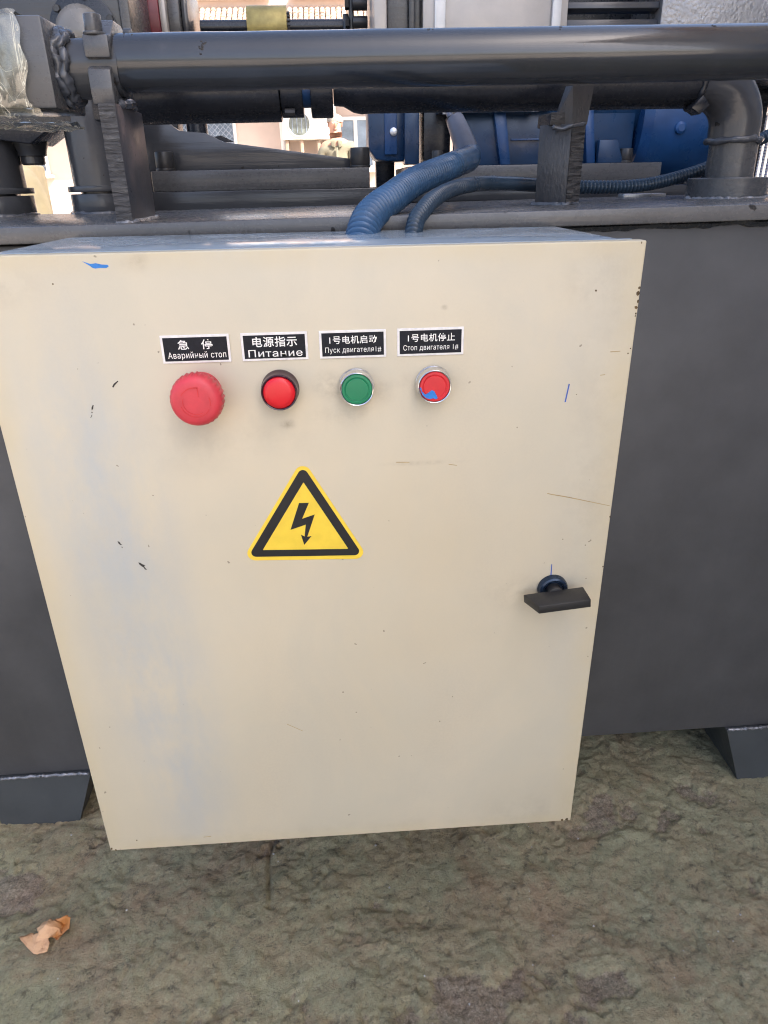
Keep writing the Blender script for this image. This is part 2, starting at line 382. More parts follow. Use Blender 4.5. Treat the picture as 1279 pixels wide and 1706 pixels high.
def spline(ctrl, n):
    P = [Vector(p) for p in ctrl]; P = [P[0]*2-P[1]]+P+[P[-1]*2-P[-2]]; out = []
    for i in range(1, len(P)-2):
        for k in range(12):
            t = k/12; a, b, c, d = P[i-1:i+3]
            out.append(.5*((2*b)+(c-a)*t+(2*a-5*b+4*c-d)*t*t+(3*b-a-3*c+d)*t**3))
    out.append(P[-2])
    L = [0]
    for i in range(1, len(out)): L.append(L[-1]+(out[i]-out[i-1]).length)
    res = []; j = 0
    for k in range(n+1):
        s = L[-1]*k/n
        while j < len(L)-2 and L[j+1] < s: j += 1
        f = (s-L[j])/max(1e-9, L[j+1]-L[j]); res.append(out[j].lerp(out[j+1], min(1, f)))
    return res, L[-1]

def bead(mb, pts, r=.003, seg=8, n=60, seed=0, amp=.5):
    p, L = spline(pts, n); random.seed(seed)
    rr = [r*(1+amp*noise.noise(Vector((i*.35, seed, 0)))+.08*math.sin(i*1.7)) for i in range(n+1)]
    p = [q+Vector(noise.noise_vector(Vector((i*.2, seed+5, 1))))*r*.5 for i, q in enumerate(p)]
    rr[0] = rr[-1] = r*.3
    return mb.tube(p, rr, seg)


# ------------------------------------------------------------------ ground (one sheet to the horizon)
def axis(lo, hi, step, far):
    a = [lo+i*step for i in range(int(round((hi-lo)/step))+1)]
    g = step; x = a[0]; left = []
    while x > -far: g *= 1.35; x -= g; left.append(x)
    g = step; x = a[-1]; right = []
    while x < far: g *= 1.35; x += g; right.append(x)
    return left[::-1]+a+right
gx = axis(-.42, 1.10, .0030, 420); gy = axis(-.22, .62, .0030, 420)
def gheight(x, y):
    p = Vector((x, y, 0)); p += Vector(noise.noise_vector(p*7))*.02
    ss = lambda v, a, b: (lambda t: t*t*(3-2*t))(min(1, max(0, (v-a)/(b-a))))
    h = noise.fractal(p*2.2, 1., 2.1, 3)*.007
    # scaled-off layers with broken edges
    q = noise.fractal(p*6.5+Vector((3, 1, 0)), .70, 2.2, 8)
    h += ss(q, -.34, -.30)*.0018+ss(q, -.05, -.01)*.0016+ss(q, .20, .24)*.0019+ss(q, .42, .46)*.0015
    h += noise.fractal(p*24+Vector((6, 6, 2)), .50, 2.2, 6)*.0015
    h += noise.fractal(p*70+Vector((2, 5, 1)), .6, 2.2, 4)*.0011
    crk = abs(noise.fractal(p*5.5+Vector((1, 9, 4)), .8, 2.1, 6))
    h -= (1-ss(crk, 0, .018))*.0030
    h += noise.fractal(p*150, .8, 2.1, 2)*.0006
    pv = noise.fractal(p*7.5+Vector((11, 4, 0)), .70, 2.2, 8)
    pit = ss(pv, .40, .62)
    h -= ss(pv, .40, .47)*.0036*(1+.5*noise.noise(p*170))
    # one long crack running away under the cabinet
    cx = .140+.018*noise.noise(Vector((y*9, 1, 0)))+.12*(y-.1)
    if .07 < y < .20:
        d = abs(x-cx)/.0032
        if d < 1: h -= .009*(1-d)
    return h, pit
verts = []; pits = []
for y in gy:
    for x in gx:
        near = max(abs(x-.34)-.80, abs(y-.2)-.46, 0)
        if near < 1.5:
            h, q = gheight(x, y); k = max(0, 1-near/1.5)
        else: h = q = k = 0
        verts.append((x, y, GZ+h*k)); pits.append(q*k)
nx = len(gx); faces = [(j*nx+i, j*nx+i+1, (j+1)*nx+i+1, (j+1)*nx+i) for j in range(len(gy)-1) for i in range(nx-1)]
me = bpy.data.meshes.new('ground'); me.from_pydata(verts, [], faces); me.materials.append(M['ground'])
at = me.attributes.new('pit', 'FLOAT', 'POINT'); at.data.foreach_set('value', pits)
for p in me.polygons: p.use_smooth = True
go = bpy.data.objects.new('ground', me); C.objects.link(go); tag(go, kind='structure')

# ------------------------------------------------------------------ the machine (everything welded or bolted to one bed)
mach = thing('industrial_machine', (.3, .6, GZ), 'dark grey painted steel machine bed with welded pipes and brackets behind the beige cabinet', 'machine')
PZ = .6145                                 # top of the bed plate
b = MB().box(-1.0, 1.75, .242, 1.30, -.112, .5965, .003); b.build('body_panel', 'panel', mach, sag=True)
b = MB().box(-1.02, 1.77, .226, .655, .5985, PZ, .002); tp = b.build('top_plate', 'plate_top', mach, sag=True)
b = MB().box(-.04, 1.77, .657, 1.32, .5985, PZ-.003, .002); b.build('rear_plate', 'enamel', mach, sag=True)
for (xa, xb, ya, yb) in ((-.262, -.116, -.262, -.156), (.822, .975, .861, .965)):
    b = MB()
    b.add([(xa, .236, -.1125), (xb, .236, -.1125), (xb, .34, -.1125), (xa, .34, -.1125),
           (ya, .236, GZ-.011), (yb, .236, GZ-.011), (yb, .34, GZ-.011), (ya, .34, GZ-.011)],
          [(0, 1, 2, 3), (7, 6, 5, 4), (0, 4, 5, 1), (1, 5, 6, 2), (2, 6, 7, 3), (3, 7, 4, 0)])
    ft = b.build('foot', 'foot', mach, smooth=False, sag=True)
    w = MB(); bead(w, [(xa+.002, .2365, -.112), ((xa+xb)/2, .2360, -.1105), (xb-.002, .2365, -.112)], .0022, 6, 90, int(xa*100), .8)
    w.build('weld_bead', 'weld', ft, sag=True)
MB().box(-.98, 1.73, 1.18, 1.28, GZ-.02, -.1185, .003).build('rear_light_stop', 'panel', mach, sag=True)  # unseen beam, added to stop light leaking under the bed
# dark bead under the plate lip, its colour deepening the lip's shadow
w = MB(); bead(w, [(.50, .2425, .5955), (.8, .2425, .596), (1.2, .2425, .5955), (1.7, .2425, .596)], .004, 6, 200, 3, .9)
w.build('weld_bead', 'dark_steel', mach, sag=True)

# front pipe and its left end
PY, PC, PR = .290, .7525, .0252
def pipe_pts(x0, x1, y, z0, slope, n):
    return [(x0+(x1-x0)*i/n, y, z0+slope*(x0+(x1-x0)*i/n)) for i in range(n+1)]
b = MB().tube(pipe_pts(.064, 1.75, PY, .7533, .0066, 60), PR, 48); b.jitter(.0007, 14); fp = b.build('front_pipe', 'pipe', mach, angle=60)
def chips(x, ang, n, spread, seed):
    random.seed(seed); m = MB()
    for k in range(n):
        xx = x+random.gauss(0, spread); a = R(ang)+random.gauss(0, spread/PR); rr = PR+.0004; zc = .7533+.0066*xx
        c = Vector((xx, PY-math.cos(a)*rr, zc+math.sin(a)*rr)); nrm = Vector((0, -math.cos(a), math.sin(a))); tg = Vector((0, math.sin(a), math.cos(a))); w = random.uniform(.0006, .0021)
        ps = [c+Vector((1, 0, 0))*math.cos(q)*w*random.uniform(.6, 1.3)+tg*math.sin(q)*w*random.uniform(.5, 1.1) for q in [2*math.pi*i/6 for i in range(6)]]
        m.add([c+nrm*.0003]+[p_-nrm*.0006 for p_ in ps], [(0, 1+i, 1+(i+1) % 6) for i in range(6)])
    m.build('paint_chip', 'scuff', fp, smooth=False)
chips(.148, 22, 9, .0028, 1); chips(.074, 62, 5, .003, 2); chips(.50, 60, 3, .0015, 3); chips(.655, 58, 2, .0012, 4); chips(.37, 64, 3, .0015, 5)
b = MB().lathe((-.02, PY, .7495), (1, 0, 0), [(0, .030), (.012, .0305), (.026, .029), (.036, .0265), (.044, .0258), (.085, .0258)], 40)
b.jitter(.0018, 60, 2); b.build('pipe_neck', 'enamel', mach, angle=60)
w = MB()
for lay, (xo, rr_) in enumerate(((.0100, .0305), (.0165, .0280))):
    ring = [(xo+.002*math.sin(k*2.1+lay), PY+math.cos(a)*rr_, .7495+math.sin(a)*rr_) for k, a in enumerate([2*math.pi*k/26 for k in range(27)])]
    bead(w, ring, .0046, 12, 110, 31+lay, .35)
w.jitter(.0020, 95, 4); w.jitter(.0010, 260, 9); w.build('weld_bead', 'weld_paint', mach, angle=75)
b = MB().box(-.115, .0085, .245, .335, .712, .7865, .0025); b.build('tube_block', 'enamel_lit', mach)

# bracket with the clamp on the left end of the pipe
b = MB().box(.0470, .0625, .247, .352, PZ-.010, .716, .0012); b.jitter(.0007, 70, 1); b1 = b.build('bracket', 'bracket', mach)
nn = 60; vs = []; fs = []
for i in range(nn+1):
    z = PZ-.005+(.721-PZ)*i/nn
    for k in range(5):
        x = .0468+.0158*k/4
        vs.append((x, .2460+.0012*noise.noise(Vector((x*180, 0, z*420)))+.0006*noise.noise(Vector((0, 5, z*1200))), z))
fs = [(i*5+k, i*5+k+1, (i+1)*5+k+1, (i+1)*5+k) for i in range(nn) for k in range(4)]
MB().add(vs, fs).build('cut_edge', 'cut', b1)
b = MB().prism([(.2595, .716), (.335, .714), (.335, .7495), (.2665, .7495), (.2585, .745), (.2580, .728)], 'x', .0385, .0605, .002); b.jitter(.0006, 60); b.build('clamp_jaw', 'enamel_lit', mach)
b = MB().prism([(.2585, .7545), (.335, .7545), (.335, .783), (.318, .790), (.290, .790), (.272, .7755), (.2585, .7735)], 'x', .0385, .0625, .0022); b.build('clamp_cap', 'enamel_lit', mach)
b = MB().cyl((.0487, .2665, .7735), (.0487, .2665, .7905), .0082, 20, .0012).cyl((.0487, .2665, .7733), (.0487, .2665, .7762), .0105, 20, .0008)
b.build('clamp_bolt', 'enamel_lit', mach)
b = MB().cyl((.070, .292, .779), (.078, .292, .779), .004, 12, .0008); b.build('clamp_bolt', 'enamel', mach)
w = MB(); bead(w, [(.0625, .247, PZ), (.0655, .268, PZ), (.0645, .295, PZ), (.063, .352, PZ)], .0034, 10, 16, 6, .3)
bead(w, [(.045, .246, PZ), (.055, .2445, PZ), (.064, .247, PZ)], .0024, 10, 12, 8, .3); w.build('weld_bead', 'weld', b1, sag=True)
w = MB(); bead(w, [(.0627, .268, .7165), (.0645, .29, .7185), (.0645, .312, .7195), (.063, .33, .7185)], .0042, 10, 14, 9, .3); w.build('weld_bead', 'weld_paint', b1)

# bracket under the pipe on the right
b = MB().prism([(.5145, .386), (.5470, .3655), (.5665, .3760), (.5290, .3965)], 'z', PZ-.006, .7000, .001)
b.jitter(.0009, 60, 3); b2 = b.build('bracket', 'rough_paint', mach)
vs = []
for i in range(nn+1):
    z = PZ+(.7005-PZ)*i/nn
    for k in range(5):
        x = .5473+.0190*k/4
        vs.append((x, .3640+.0105*k/4+.0022*noise.noise(Vector((x*150, 2, z*330)))+.0012*noise.noise(Vector((0, 9, z*900))), z))
MB().add(vs, fs).build('cut_edge', 'cut', b2)
b = MB().add([(.5290, .384, .699), (.5475, .3655, .699), (.5675, .374, .6995), (.5480, .392, .699),
              (.5395, .376, .7385), (.5445, .3655, .738), (.5715, .374, .738), (.566, .386, .7385)],
             [(0, 1, 2, 3), (7, 6, 5, 4), (0, 4, 5, 1), (1, 5, 6, 2), (2, 6, 7, 3), (3, 7, 4, 0)])
b.build('upper_tab', 'rough_paint', b2, smooth=False)
b = MB().prism([(.5225, .700), (.540, .696), (.545, .7035), (.541, .7125), (.5235, .7125)], 'y', .372, .428, .001); b.jitter(.001, 80, 5); b.build('side_tab', 'cut', b2)
w = MB(); bead(w, [(.5235, .367, .6975), (.535, .3655, .695), (.547, .3645, .698), (.566, .3725, .7005)], .0022, 10, 22, 12, .6); w.build('weld_bead', 'weld_paint', b2)
w = MB(); bead(w, [(.541, .3655, PZ), (.550, .3625, PZ), (.567, .3745, PZ)], .0026, 10, 12, 13, .3); bead(w, [(.5460, .3645, PZ), (.528, .3735, PZ), (.508, .385, PZ)], .0032, 10, 16, 14, .3); w.build('weld_bead', 'weld_paint', b2)

# rear pipe, couplings, elbow and ring flange
RY, RC, RR = .460, .7495, .0298
b = MB().cyl((.020, RY, .7475), (.2085, RY, .7485), .0360, 40, .0012); b.build('rear_pipe_sleeve', 'dark_steel', mach)
b = MB().cyl((.2095, RY, .7485), (.236, RY, .7485), .0315, 40, .001).cyl((.2455, RY, .7485), (.2725, RY, .7485), .0325, 40, .002)
b.build('coupling', 'dark_steel', mach)
b = MB().cyl((.236, RY, .7485), (.2455, RY, .7485), .021, 24); b.build('blue_seal', 'blue', mach)
b = MB().cyl((.214, .436, .7210), (.226, .436, .7210), .0045, 10); b.build('coupling_screw', 'bolt', mach)
b = MB().lathe((.2735, RY, .7500), (1, 0, 0), [(0, .021), (.012, .022), (.024, .0285), (.034, .0305), (.046, .0298), (.466, .0292)], 40)
b.jitter(.0006, 30, 6); b.build('rear_pipe', 'dark_steel', mach, angle=60)
EX, ER = .7905, .0312
arc = []
for i in range(17):
    a = math.pi/2*i/16; rad = .052
    arc.append((EX-rad+rad*math.sin(a), RY, .7500-rad+rad*math.cos(a)))
b = MB().tube([(EX-.064, RY, .750)]+arc+[(EX, RY, .685)], ER, 40); b.jitter(.0009, 34, 7); b.build('pipe_elbow', 'enamel', mach, angle=60)
b = MB().tube([(EX+.003, RY, .683), (EX+.0035, RY, .65), (EX+.0035, RY, .63)], .0298, 40); b.jitter(.0005, 40, 8); b.build('pipe_nipple', 'enamel_lit', mach, angle=60)
w = MB(); ring = [(EX+.0015+math.cos(a)*.0315, RY+math.sin(a)*.0315, .6835) for a in [2*math.pi*k/20 for k in range(21)]]
bead(w, ring, .0042, 12, 60, 15, .3); w.jitter(.0012, 90); w.build('weld_bead', 'weld_paint', mach, angle=70)
w = MB(); ring = [(EX-.062, RY+math.cos(a)*.0305, .750+math.sin(a)*.0305) for a in [2*math.pi*k/20 for k in range(21)]]
bead(w, ring, .0036, 10, 60, 16, .25); w.build('weld_bead', 'dark_steel', mach, angle=70)
b = MB().prism([(.715, .7195), (.727, .712), (.738, .722), (.728, .733)], 'y', .428, .452, .0008); b.build('pipe_lug', 'dark_steel', mach)
b = MB().lathe((EX+.003, RY, PZ-.001), (0, 0, 1), [(0, .0505), (.0255, .0505), (.027, .049), (.027, .034), (.020, .034)], 56); b.build('ring_flange', 'enamel_lit', mach)
w = MB(); ring = [(EX+.003+math.cos(a)*.052, RY+math.sin(a)*.052, PZ) for a in [math.pi*(.95+1.1*k/20) for k in range(21)]]
bead(w, ring, .0036, 10, 70, 17, .6); w.jitter(.0010, 120); w.build('weld_bead', 'weld', mach, angle=70)

# two vertical guide posts on the left with their split flanges
for px in (-.0765, -.232):
    b = MB().cyl((px, .635, .6420), (px, .635, .80), .0385 if px > -.1 else .044, 36); b.build('guide_post', 'enamel', mach)
    b = MB().cyl((px, .635, .6435), (px, .635, .6515), .0475 if px > -.1 else .053, 40, .001); b.build('post_collar', 'enamel', mach, sag=True)
    b = MB().cyl((px, .635, PZ-.002), (px, .635, .6410), .0455 if px > -.1 else .051, 40, .001).cyl((px, .635, .6405), (px, .635, .6558), .030, 24); b.build('post_flange', 'enamel', mach, sag=True)
    w = MB(); rr = .047 if px > -.1 else .0525
    bead(w, [(px+math.cos(a)*rr, .635+math.sin(a)*rr, PZ) for a in [math.pi*(.9+1.2*k/16) for k in range(17)]], .0032, 8, 50, 20, .6); w.build('weld_bead', 'weld_paint', mach, sag=True)
# head block carried by the posts, its slanting belly and drain boss
b = MB().prism([(-.42, .735), (-.155, .700), (-.118, .722), (-.08, .7275), (-.03, .7275), (-.03, .80), (-.42, .80)], 'y', .60, .69, .002); b.build('head_block', 'dark_steel', mach)
b = MB().lathe((-.172, .645, .7225), (0, 0, -1), [(0, .026), (.018, .026), (.030, .021), (.036, .020), (.037, .0165), (.046, .0165), (.048, .014)], 28); b.build('drain_boss', 'enamel', mach)

# base rails, gusset, bolts
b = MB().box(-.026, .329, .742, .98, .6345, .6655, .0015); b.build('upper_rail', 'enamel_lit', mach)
b = MB().box(-.034, .352, .722, 1.02, PZ-.012, .6345, .0015); b.build('lower_rail', 'enamel', mach)
b = MB().box(.352, 1.10, .735, .80, PZ-.0028, .6300, .0015); b.build('lower_rail', 'enamel', mach)
b = MB().prism([(-.044, .6650), (.2985, .6650), (.2985, .6800), (.088, .7080), (.072, .7165), (.060, .7215), (.018, .7255), (.004, .735), (-.008, .747), (-.042, .747)], 'y', .790, .812, .0008); b.build('gusset_plate', 'enamel', mach)
b = MB().prism([(.070, .7170), (.083, .719), (.105, .7085), (.088, .7085)], 'y', .8125, .818); b.build('gusset_tongue', 'dark_steel', mach)
b = MB().box(-.030, .000, .88, .93, .665, .83, .002).cyl((.03, .90, .665), (.03, .90, .8), .018, 20); b.build('rear_strut', 'dark_steel', mach)
def bolt(x, y, z, r, h):
    o = MB().cyl((x, y, z), (x, y, z+.004), r*1.05, 24, .0006).cyl((x, y, z+.004), (x, y, z+h), r, 24, .0014).build('bolt', 'bolt', mach)
    return o
bolt(-.0070, .768, .6655, .0152, .0285); bolt(.3145, .768, .6655, .0165, .0300)
bolt(.458, .87, .667, .010, .026); bolt(.806, .87, .667, .0125, .024)
b = MB().box(.402, .866, .845, 1.12, .630, .6672, .002); b.build('motor_base', 'enamel_lit', mach)
b = MB().box(.352, .94, .80, 1.12, PZ-.0028, .630, .001); b.build('lower_rail', 'dark_steel', mach)
b = MB().box(.70, .765, .58, .605, PZ-.001, PZ+.006, .0015); b.build('shim', 'zinc', mach)

# ------------------------------------------------------------------ blue motor on its base
mo = thing('electric_motor', (.66, .98, .667), 'large blue painted electric motor under and behind the dark pipes', 'motor')
b = MB().cyl((.55, .99, .790), (.90, .99, .790), .112, 56, .004); b.build('stator_housing', 'blue_deep', mo)
for xa in (.60, .74): MB().prism([(.93, .667), (1.07, .667), (1.05, .705), (.95, .705)], 'x', xa, xa+.035, .001).build('mounting_foot', 'blue_deep', mo)
b = MB().box(.49, .822, .886, .90, .6675, .762, .002); b.build('housing_skirt', 'blue_deep', mo)
b = MB().prism([(.574, .6675), (.5925, .6675), (.578, .762), (.556, .762)], 'y', .868, .8855, .0015); b.build('housing_rib', 'blue', mo)
MB().prism([(.735, .6675), (.7515, .6675), (.738, .762), (.722, .762)], 'y', .872, .8855, .0015).build('housing_rib', 'blue', mo)
MB().box(.594, .725, .8795, .8855, .7070, .7100, .0008).build('seam_strip', 'blue', mo)
MB().prism([(.752, .6675), (.80, .6675), (.785, .705), (.752, .705)], 'y', .862, .880, .001).build('mounting_foot', 'blue_deep', mo)
b = MB().lathe((.83, .975, .745), (1, 0, 0), [(0, .112), (.015, .122), (.06, .1225), (.11, .122), (.15, .120)], 56); b.build('fan_cowl', 'blue', mo)
b = MB().lathe((.9805, .975, .745), (1, 0, 0), [(0, .10), (.001, .1225), (.004, .124), (.007, .1225), (.008, .10)], 56); b.build('cowl_rim', 'zinc', mo)
b = MB().lathe((.895, .8550, .722), (0, -1, 0), [(0, .0105), (.004, .010), (.007, .006)], 20); b.build('cowl_screw', 'blue', mo)
# drive end bell on the left, chamfered underside
b = MB().prism([(.338, .80), (.338, .700), (.352, .6820), (.372, .679), (.425, .679), (.425, .80)], 'y', .955, 1.06, .003); b.build('drive_end_bell', 'blue_deep', mo)
b = MB().box(.368, .392, .948, .9545, .690, .80, .0015); b.build('bell_rib', 'blue', mo)
b = MB().box(.404, .431, .925, .957, .672, .80, .002); b.build('bell_flange', 'blue_deep', mo)
b = MB().lathe((.385, .9475, .728), (0, -1, 0), [(0, .0075), (.003, .007), (.004, .004)], 16); b.build('bell_plug', 'zinc', mo)
b = MB().box(.44, .49, .93, 1.05, .668, .80, .002); b.build('bearing_shield', 'dark_steel', mo)
# terminal box with clamp bar over the cable inlet
b = MB().box(.462, .66, .86, .95, .7530, .84, .002); b.build('terminal_box', 'blue_deep', mo)
b = MB().box(.464, .482, .845, .859, .7475, .7600, .001); b.build('clamp_tab', 'zinc', mo)
b = MB().box(.482, .632, .848, .858, .7505, .7560, .001); b.build('clamp_bar', 'rib_white', mo)
b = MB().box(.618, .632, .842, .8475, .7495, .7575, .001); b.build('clamp_tab', 'zinc', mo)

# ------------------------------------------------------------------ things above the pipe
gb = thing('gearbox', (-.09, .9, .83), 'grey gearbox housing with round dome beside dark red drum above the pipe left end', 'gearbox')
b = MB().box(-.30, -.064, .86, 1.10, .801, 1.05, .006); b.build('housing', 'enamel', gb)
b = MB().lathe((-.132, .8595, .872), (0, -1, 0), [(0, .042), (.004, .041), (.016, .036), (.026, .026), (.031, .014), (.033, .002)], 40); b.build('dome_cover', 'dome', gb)
b = MB().lathe((-.126, .8590, .874), (0, -1, 0), [(0, .054), (.006, .054), (.007, .050)], 40); b.build('dome_flange', 'dark_steel', gb)
b = MB().box(-.062, -.046, .840, .99, .801, 1.05, .004); b.build('side_plate', 'enamel_lit', gb)
for i in range(6):
    a = R(20+i*60); MB().hexa((-.126+math.cos(a)*.048, .853, .874+math.sin(a)*.048), (0, -1, 0), .006, .005).build('cover_bolt', 'bolt', gb)

dr = thing('drive_shaft', (.15, 1.1, .9), 'horizontal dark drive shaft with ochre collar between red drum and chain bracket', 'shaft')
b = MB().cyl((-.11, 1.1, .921), (-.030, 1.1, .921), .105, 48, .003); b.build('drum', 'maroon', dr)
b = MB().cyl((-.030, 1.1, .921), (-.018, 1.1, .921), .103, 48, .003); b.build('drum_band', 'hull', dr)
b = MB().cyl((-.017, 1.1, .921), (.003, 1.1, .921), .090, 48, .002); b.build('flange_disc', 'enamel_lit', dr)
b = MB().cyl((.004, 1.1, .921), (.017, 1.1, .921), .078, 48, .006); b.build('flange_disc', 'enamel', dr)
b = MB().cyl((.026, 1.1, .9195), (.33, 1.1, .9195), .0118, 24); b.build('shaft', 'dark_steel', dr)
b = MB().cyl((.117, 1.1, .920), (.193, 1.1, .920), .0335, 40, .0015); b.build('collar', 'brass', dr)
b = MB()
for k in range(20):
    a = 2*math.pi*k/20; b.box(.1935, .198, 1.098, 1.102, -.002, .002, 0, rot=Matrix.Rotation(a, 3, 'X'))
    for v in b.v[-8:]: v += Vector((0, math.cos(a)*.022, math.sin(a)*.022+.92))
b.build('ratchet_teeth', 'bolt', dr)
b = MB().prism([(1.06, .85), (1.14, .85), (1.14, 1.02), (1.06, 1.02)], 'x', .311, .321, .002).box(.300, .3105, 1.07, 1.13, .85, .935, .002); b.build('chain_bracket', 'dark_steel', dr)
for zz, rr in ((.948, .012), (.985, .013), (.918, .010)):
    b = MB().cyl((.318, 1.055, zz), (.346, 1.055, zz), rr, 20, .001).hexa((.304, 1.055, zz), (1, 0, 0), rr*.9, .008); b.build('chain_roller', 'bolt', dr)

hd = thing('machine_hood', (.7, .95, .85), 'silver grey sheet metal hood with pale ribs and dark louvre opening at upper right', 'machine hood')
b = MB().box(.350, .372, .90, 1.2, .80, 1.10, .002); b.build('end_plate', 'hull', hd)
b = MB().box(.3735, .410, .915, 1.2, .80, 1.10, .002); b.build('rough_plate', 'enamel_lit', hd)
b = MB().box(.4105, .421, .905, 1.2, .80, 1.10, .002).box(.421, .434, .930, 1.2, .80, 1.10, .001); b.build('edge_strip', 'enamel', hd)
b = MB().box(.435, .690, .912, 1.2, .80, 1.10, .003); hp = b.build('front_sheet', 'hull', hd)
b = MB().box(.4545, .474, .903, .9115, .80, 1.10, .002); b.build('rib', 'rib_white', hd)
b = MB().box(.660, .676, .903, .9115, .80, 1.10, .002); b.build('rib', 'rib_white', hd)
b = MB().box(.69, .858, 1.06, 1.2, .80, 1.10, .002); b.build('louvre_back', 'dark_steel', hd)
for zz in (.858, .884, .910, .936, .962, .99):
    b = MB().box(.6905, .857, .925, .945, zz, zz+.011, .0015, rot=Matrix.Rotation(R(-18), 3, 'X')); b.build('louvre_slat', 'enamel', hd)
b = MB().box(.858, 1.30, .915, 1.2, .80, 1.10, .003); b.build('hammered_sheet', 'hammer', hd)
# braces carrying hood and shaft down to the bed
b = MB().box(.36, .40, 1.12, 1.16, PZ, .80, .002).box(1.10, 1.16, 1.05, 1.12, PZ, .80, .002).box(.35, 1.30, 1.05, 1.20, .78, .7995, .002); b.build('support_frame', 'dark_steel', hd)
MB().box(.98, 1.0, .90, .92, PZ, .80, .001, rot=Matrix.Rotation(R(28), 3, 'Y')).build('diagonal_brace', 'enamel_lit', hd)
for xa in (-.42, -.13): MB().box(xa, xa+.045, 1.0, 1.09, PZ-.03, .8005, .002).build('support_leg', 'dark_steel', gb)
MB().box(-.42, -.305, .90, 1.09, .8007, .83, .002).build('support_beam', 'dark_steel', gb)

# ------------------------------------------------------------------ control cabinet
cab = thing('control_cabinet', (.25, .1, 0), 'beige electrical control cabinet with buttons, name plates and a yellow warning sticker', 'control cabinet')
b = MB().box(.006, .494, .024, .218, .006, .5985, .0012)
b.build('cabinet_body', 'cabinet_top', cab)
MB().box(.004, .496, .0182, .0235, .004, .6000, .0006).build('front_flange', 'cabinet_top', cab)
MB().box(.012, .488, .0135, .0182, .012, .5905, .0005).build('door_gasket', 'black_plastic', cab)
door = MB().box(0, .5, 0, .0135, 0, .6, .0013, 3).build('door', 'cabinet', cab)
# notch plug in the top lip
MB().box(.046, .056, .0150, .0185, .5935, .5985, .0004).build('hinge_pin', 'scuff', cab)

FY = -.0006
def text_part(body, x, z, w, h, parent, y, bold=0., sp=1., label=None):
    """one line of lettering, centred at x,z, fitted to w by h metres, facing -Y"""
    cu = bpy.data.curves.new('lettering', 'FONT'); cu.body = body; cu.offset = bold; cu.space_character = sp; cu.resolution_u = 3
    to = bpy.data.objects.new('lettering', cu); C.objects.link(to)
    dg = bpy.context.evaluated_depsgraph_get(); dg.update()
    tm = to.evaluated_get(dg).to_mesh()
    vs = [v.co.copy() for v in tm.vertices]; fs = [list(p.vertices) for p in tm.polygons]
    to.evaluated_get(dg).to_mesh_clear(); bpy.data.objects.remove(to); bpy.data.curves.remove(cu)
    x0 = min(v.x for v in vs); x1 = max(v.x for v in vs); y0 = min(v.y for v in vs); y1 = max(v.y for v in vs)
    out = [Vector((x+((v.x-x0)/(x1-x0)-.5)*w, y, z+((v.y-y0)/(y1-y0)-.5)*h)) for v in vs]
    return MB().add(out, fs).build('lettering', 'print_white', parent, smooth=False)

plates = [(.1591, .0518, [('急   停', .1590, .5337, .0262, .0074, .012), ('Аварийный стоп', .1596, .5253, .0438, .0062, .002)], 'black plate with the words for emergency stop in white'),
          (.2187, .0506, [('电源指示', .2190, .5340, .0338, .0078, .012), ('Питание', .2190, .5254, .0412, .0056, .004)], 'black plate with the words for power supply in white'),
          (.2785, .0514, [('1号电机启动', .2788, .5338, .0365, .0062, .010), ('Пуск двигателя1#', .2787, .5257, .0432, .0052, .000)], 'black plate with the words for motor start in white'),
          (.3386, .0518, [('1号电机停止', .3392, .5336, .0365, .0062, .010), ('Стоп двигателя 1#', .3388, .5258, .0428, .0050, .000)], 'black plate with the words for motor stop in white')]
for cx, w, lines, lb in plates:
    pl = MB().box(cx-w/2, cx+w/2, -.0009, .0000, .5196, .5409, .0003, 1).build('name_plate', 'plate_white', cab); lab(pl, lb)
    MB().box(cx-w/2+.0019, cx+w/2-.0019, -.00115, -.0005, .5214, .5391, .0001, 1).build('plate_face', 'plate_black', pl)
    for body, tx, tz, tw, th, bold in lines: text_part(body, tx, tz, tw, th, pl, -.0013, bold, 1.08)

# emergency stop mushroom
BZ = .4975
es = MB().lathe((.1600, 0, BZ), (0, -1, 0), [(0, .0150), (.004, .0150), (.0045, .0125), (.018, .0125)], 40).build('emergency_stop_button', 'pink_red', cab); lab(es, 'faded red mushroom emergency stop button')
b = MB(); seg = 120; prof = [(.016, .0120), (.017, .0182), (.0185, .0194), (.026, .0194), (.0295, .0188), (.0315, .0172), (.0325, .0150), (.0328, .0110), (.0328, .0002)]
vs = []; fs2 = []
for i, (h, r) in enumerate(prof):
    for k in range(seg):
        a = 2*math.pi*k/seg; rr = r+(.00045*(1 if (k % 4) < 2 else -1) if 1 < i < 4 else 0)
        vs.append((.1600+math.cos(a)*rr, -h, BZ+math.sin(a)*rr))
for i in range(len(prof)-1):
    for k in range(seg):
        k2 = (k+1) % seg; fs2.append((i*seg+k, i*seg+k2, (i+1)*seg+k2, (i+1)*seg+k))
b.add(vs, fs2).build('mushroom_cap', 'pink_red', es, angle=50)
def arcband(mb, cx, cz, r0, r1, a0, a1, y0, y1, n=24):
    pts = [(cx+math.cos(R(a0+(a1-a0)*i/n))*r1, cz+math.sin(R(a0+(a1-a0)*i/n))*r1) for i in range(n+1)]
    pts += [(cx+math.cos(R(a1+(a0-a1)*i/n))*r0, cz+math.sin(R(a1+(a0-a1)*i/n))*r0) for i in range(n+1)]
    return mb.prism(pts, 'y', y0, y1)
b = MB()
arcband(b, .1600, BZ, .0107, .0113, 75, 150, -.0331, -.0327); arcband(b, .1600, BZ, .0107, .0113, 195, 330, -.0331, -.0327); arcband(b, .1600, BZ, .0107, .0113, -15, 20, -.0331, -.0327)
arcband(b, .1600, BZ, .0088, .0093, 160, 300, -.0331, -.0327)
